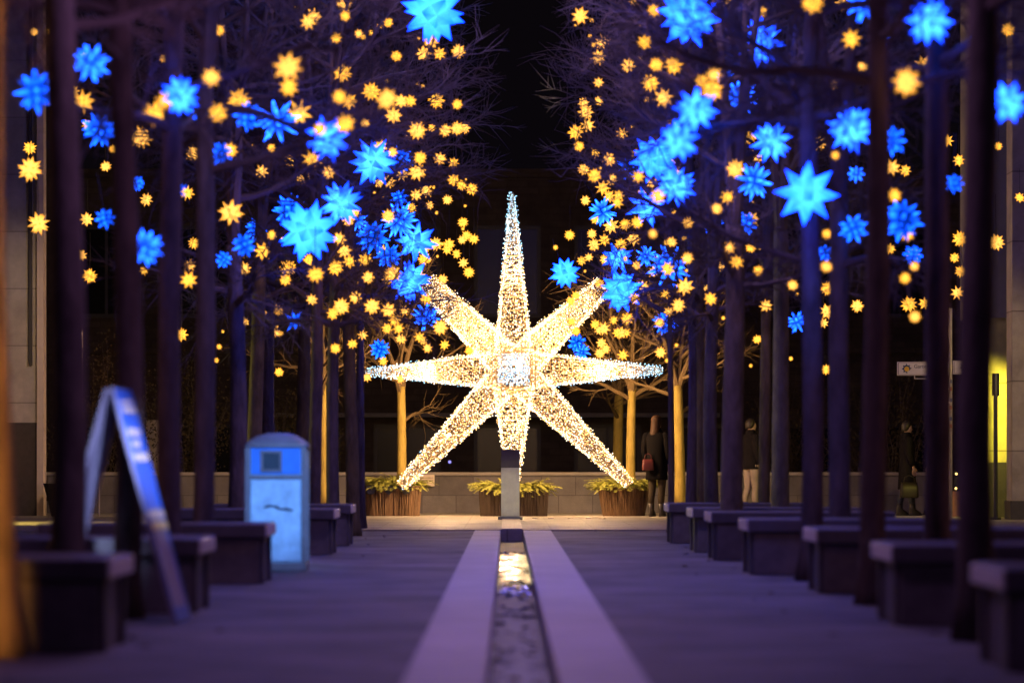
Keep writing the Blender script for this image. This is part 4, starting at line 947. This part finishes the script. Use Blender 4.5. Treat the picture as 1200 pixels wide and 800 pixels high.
def person(px, d, H, rz, label, coat_m, leg_m, hair_m, hem, long_hair=True, bag=None, step=0.08, coat_w=1.0):
    k_ = H / 1.72
    r = empty('person', ((px - VX) / F * d, d, .021), label, 'person', None, rz)
    V = []; E = []; Rr = []
    def v(x, y, z, rad, par=None):
        V.append(Vector((x * k_, y * k_, z * k_))); Rr.append(tuple(q * k_ for q in rad) if hasattr(rad, '__len__') else rad * k_)
        if par is not None: E.append((par, len(V) - 1))
        return len(V) - 1
    pel = v(0, 0, .92, (.135, .10)); w_ = v(0, .0, 1.08, (.12, .09), pel); ch = v(0, .0, 1.28, (.13, .085), w_); sh = v(0, .01, 1.40, (.075, .05), ch)
    nk = v(0, 0, 1.49, .05, sh); hd = v(0, -.015, 1.56, (.062, .072), nk); h2 = v(0, -.01, 1.63, (.074, .09), hd); h3 = v(0, 0, 1.69, (.05, .062), h2)
    v(0, -.105, 1.58, .012, hd)                       # nose
    for sd in (-1, 1):
        hp = v(sd * .09, 0, .86, .085, pel); kn = v(sd * .085, -.02 + sd * step * .4, .48, .055, hp); cf = v(sd * .083, .02 + sd * step * .8, .33, .054, kn); an = v(sd * .08, .02 + sd * step, .085, .036, cf); v(sd * .085, -.12 + sd * step, .035, .036, an)
        so = v(sd * .155, .01, 1.375, .042, sh); el = v(sd * .215, .03, 1.13, .042, so); wr = v(sd * .20, -.06, .90, .028, el); pm = v(sd * .20, -.075, .845, (.022, .036), wr)
        for q, (fy, fl) in enumerate(((-.036, .075), (-.013, .085), (.010, .08), (.031, .062))):
            f1 = v(sd * .20, -.075 + fy, .80, .010, pm); f2 = v(sd * .194, -.078 + fy, .80 - fl * .55, .009, f1); v(sd * .182, -.075 + fy, .80 - fl, .0075, f2)
        t1 = v(sd * .19, -.12, .845, .011, pm); v(sd * .185, -.135, .805, .009, t1)
    skin('body', V, E, Rr, M_skin, r)
    def K(rings): return [tuple([a[0] * k_, a[1] * k_, a[2] * k_, a[3] * k_, a[4] * k_] + list(a[5:])) for a in rings]
    s = MB(); hz = hem / k_; cw = coat_w
    s.loft(K([(0, .0, hz, .215 * cw, .165 * cw), (0, .0, hz + .02, .218 * cw, .168 * cw), (0, .0, (hz + .9) / 2, .205 * cw, .155 * cw), (0, .0, .92, .19, .145), (0, .0, 1.08, .168, .128), (0, .0, 1.22, .185, .135), (0, .005, 1.34, .20, .13), (0, .01, 1.42, .165, .105), (0, .01, 1.46, .10, .085), (0, .01, 1.52, .078, .078), (0, .01, 1.525, .062, .064)]), 28)
    co = s.build('coat', coat_m, r, smooth=True)
    for sd in (-1, 1):
        pts = [Vector(p_) * k_ for p_ in ((sd * .13, .01, 1.41), (sd * .175, .012, 1.385), (sd * .205, .025, 1.26), (sd * .222, .03, 1.13), (sd * .213, -.015, 1.01), (sd * .202, -.055, .915))]
        s = MB(); s.tube(pts, [.06 * k_, .074 * k_, .066 * k_, .058 * k_, .052 * k_, .047 * k_], 12); s.build('sleeve', coat_m, co, smooth=True)
    s = MB()
    for sd in (-1, 1):
        pts = [Vector(p_) * k_ for p_ in ((sd * .09, 0, .9), (sd * .088, -.01 + sd * step * .2, .68), (sd * .085, -.02 + sd * step * .4, .48), (sd * .083, .02 + sd * step * .8, .33), (sd * .08, .02 + sd * step, .14))]
        s.tube(pts, [.1 * k_, .083 * k_, .063 * k_, .061 * k_, .048 * k_], 12)
    s.build('trousers', leg_m, r, smooth=True)
    for sd in (-1, 1):
        s = MB(); y_ = sd * step; s.loft(K([(sd * .083, -.04 + y_, 0.0, .045, .125), (sd * .083, -.04 + y_, .03, .046, .128), (sd * .082, -.015 + y_, .075, .046, .1), (sd * .08, .02 + y_, .12, .05, .058), (sd * .081, .022 + y_ * .95, .22, .056, .058), (sd * .081, .022 + y_ * .95, .225, .045, .045)]), 16)
        s.build('boot', mat('boot_leather', (0.02, 0.016, 0.015), 0.45, 0.2), r, smooth=True)
    s = MB()
    if long_hair:
        s.loft(K([(.03, .085, 1.33, .03, .015), (.02, .09, 1.38, .07, .03), (.01, .07, 1.46, .078, .05), (0, .035, 1.56, .086, .085), (0, .02, 1.63, .092, .105), (0, .01, 1.69, .088, .098), (0, .01, 1.725, .06, .07), (0, .01, 1.74, .02, .025)]), 20)
    else:
        s.loft(K([(0, .05, 1.54, .06, .05), (0, .035, 1.58, .083, .07), (0, .02, 1.64, .086, .092), (0, .01, 1.69, .076, .088), (0, .01, 1.72, .05, .06), (0, .01, 1.732, .015, .02)]), 20)
    s.build('hair', hair_m, r, smooth=True)
    return r, k_
def bag(loc, wx, wy, h, m, label, rz=0.0, strap=.2):
    b_ = empty('handbag', loc, label, 'bag', None, rz)
    s = MB(); s.loft([(0, 0, 0, wx * .92, wy, .35), (0, 0, .02, wx, wy * 1.1, .35), (0, 0, h * .6, wx * .97, wy, .4), (0, 0, h, wx * .86, wy * .55, .4)], 24); s.build('bag_body', m, b_, smooth=True)
    s = MB(); s.tube([(-wx * .6, 0, h * .95), (-wx * .5, 0, h + strap * .7), (0, 0, h + strap), (wx * .5, 0, h + strap * .7), (wx * .6, 0, h * .95)], .008, 6); s.build('bag_strap', m, b_, smooth=True)
M_blk = mat('black_wool', (0.0035, 0.003, 0.0035), 0.9, 0.3, 20, spec=0.04); M_blk2 = mat('dark_coat', (0.012, 0.010, 0.012), 0.85, 0.3, 20, spec=0.05)
M_tights = mat('olive_tights', (0.030, 0.022, 0.014), 0.7, 0.2, spec=.1); M_hairb = mat('brown_hair', (0.026, 0.012, 0.006), 0.6, 0.4, 30, spec=.15, stretch=(1, 1, .1)); M_hairk = mat('dark_hair', (0.03, 0.022, 0.018), 0.5, 0.3)
M_jean = mat('dark_denim', (0.03, 0.035, 0.06), 0.8, 0.2); M_crm = mat('cream_trousers', (0.30, 0.24, 0.20), 0.8, 0.15)
wr_, k1 = person(769.5, 65.2, 1.70, R(155), 'woman in a black knee length coat with her back turned, beside the yellow trunk', M_blk, M_tights, M_hairb, .62, True, step=.03, coat_w=.92)
bag(((759 - VX) / F * 65.2, 65.05, P(0, 551, 65.2).z), .10, .05, .19, mat('red_leather', (0.06, 0.008, 0.009), 0.5, 0.2), 'red handbag at the hip of the woman in the black coat', R(10), .10)
person(1063, 66.2, 1.62, R(100), 'person in a dark knee length coat left of the sign trunk, carrying a bag', M_blk2, M_jean, M_hairk, .45, False, step=.10)
bag(((1063 - VX) / F * 66.2, 65.85, P(0, 583, 66.2).z), .16, .06, .27, mat('brown_leather', (0.014, 0.009, 0.007), 0.5, 0.2), 'dark brown bag carried by the person left of the sign trunk', R(5), .12)
person(1099, 67.0, 1.66, R(-60), 'person in dark clothes almost hidden behind the sign trunk', M_blk2, M_jean, M_hairk, .7, False, step=.12, coat_w=.95)
person(880, 67.4, 1.68, R(120), 'person with pale trousers half hidden behind the stout grey trunk', M_blk2, M_crm, M_hairk, .8, False, step=.06, coat_w=.9)
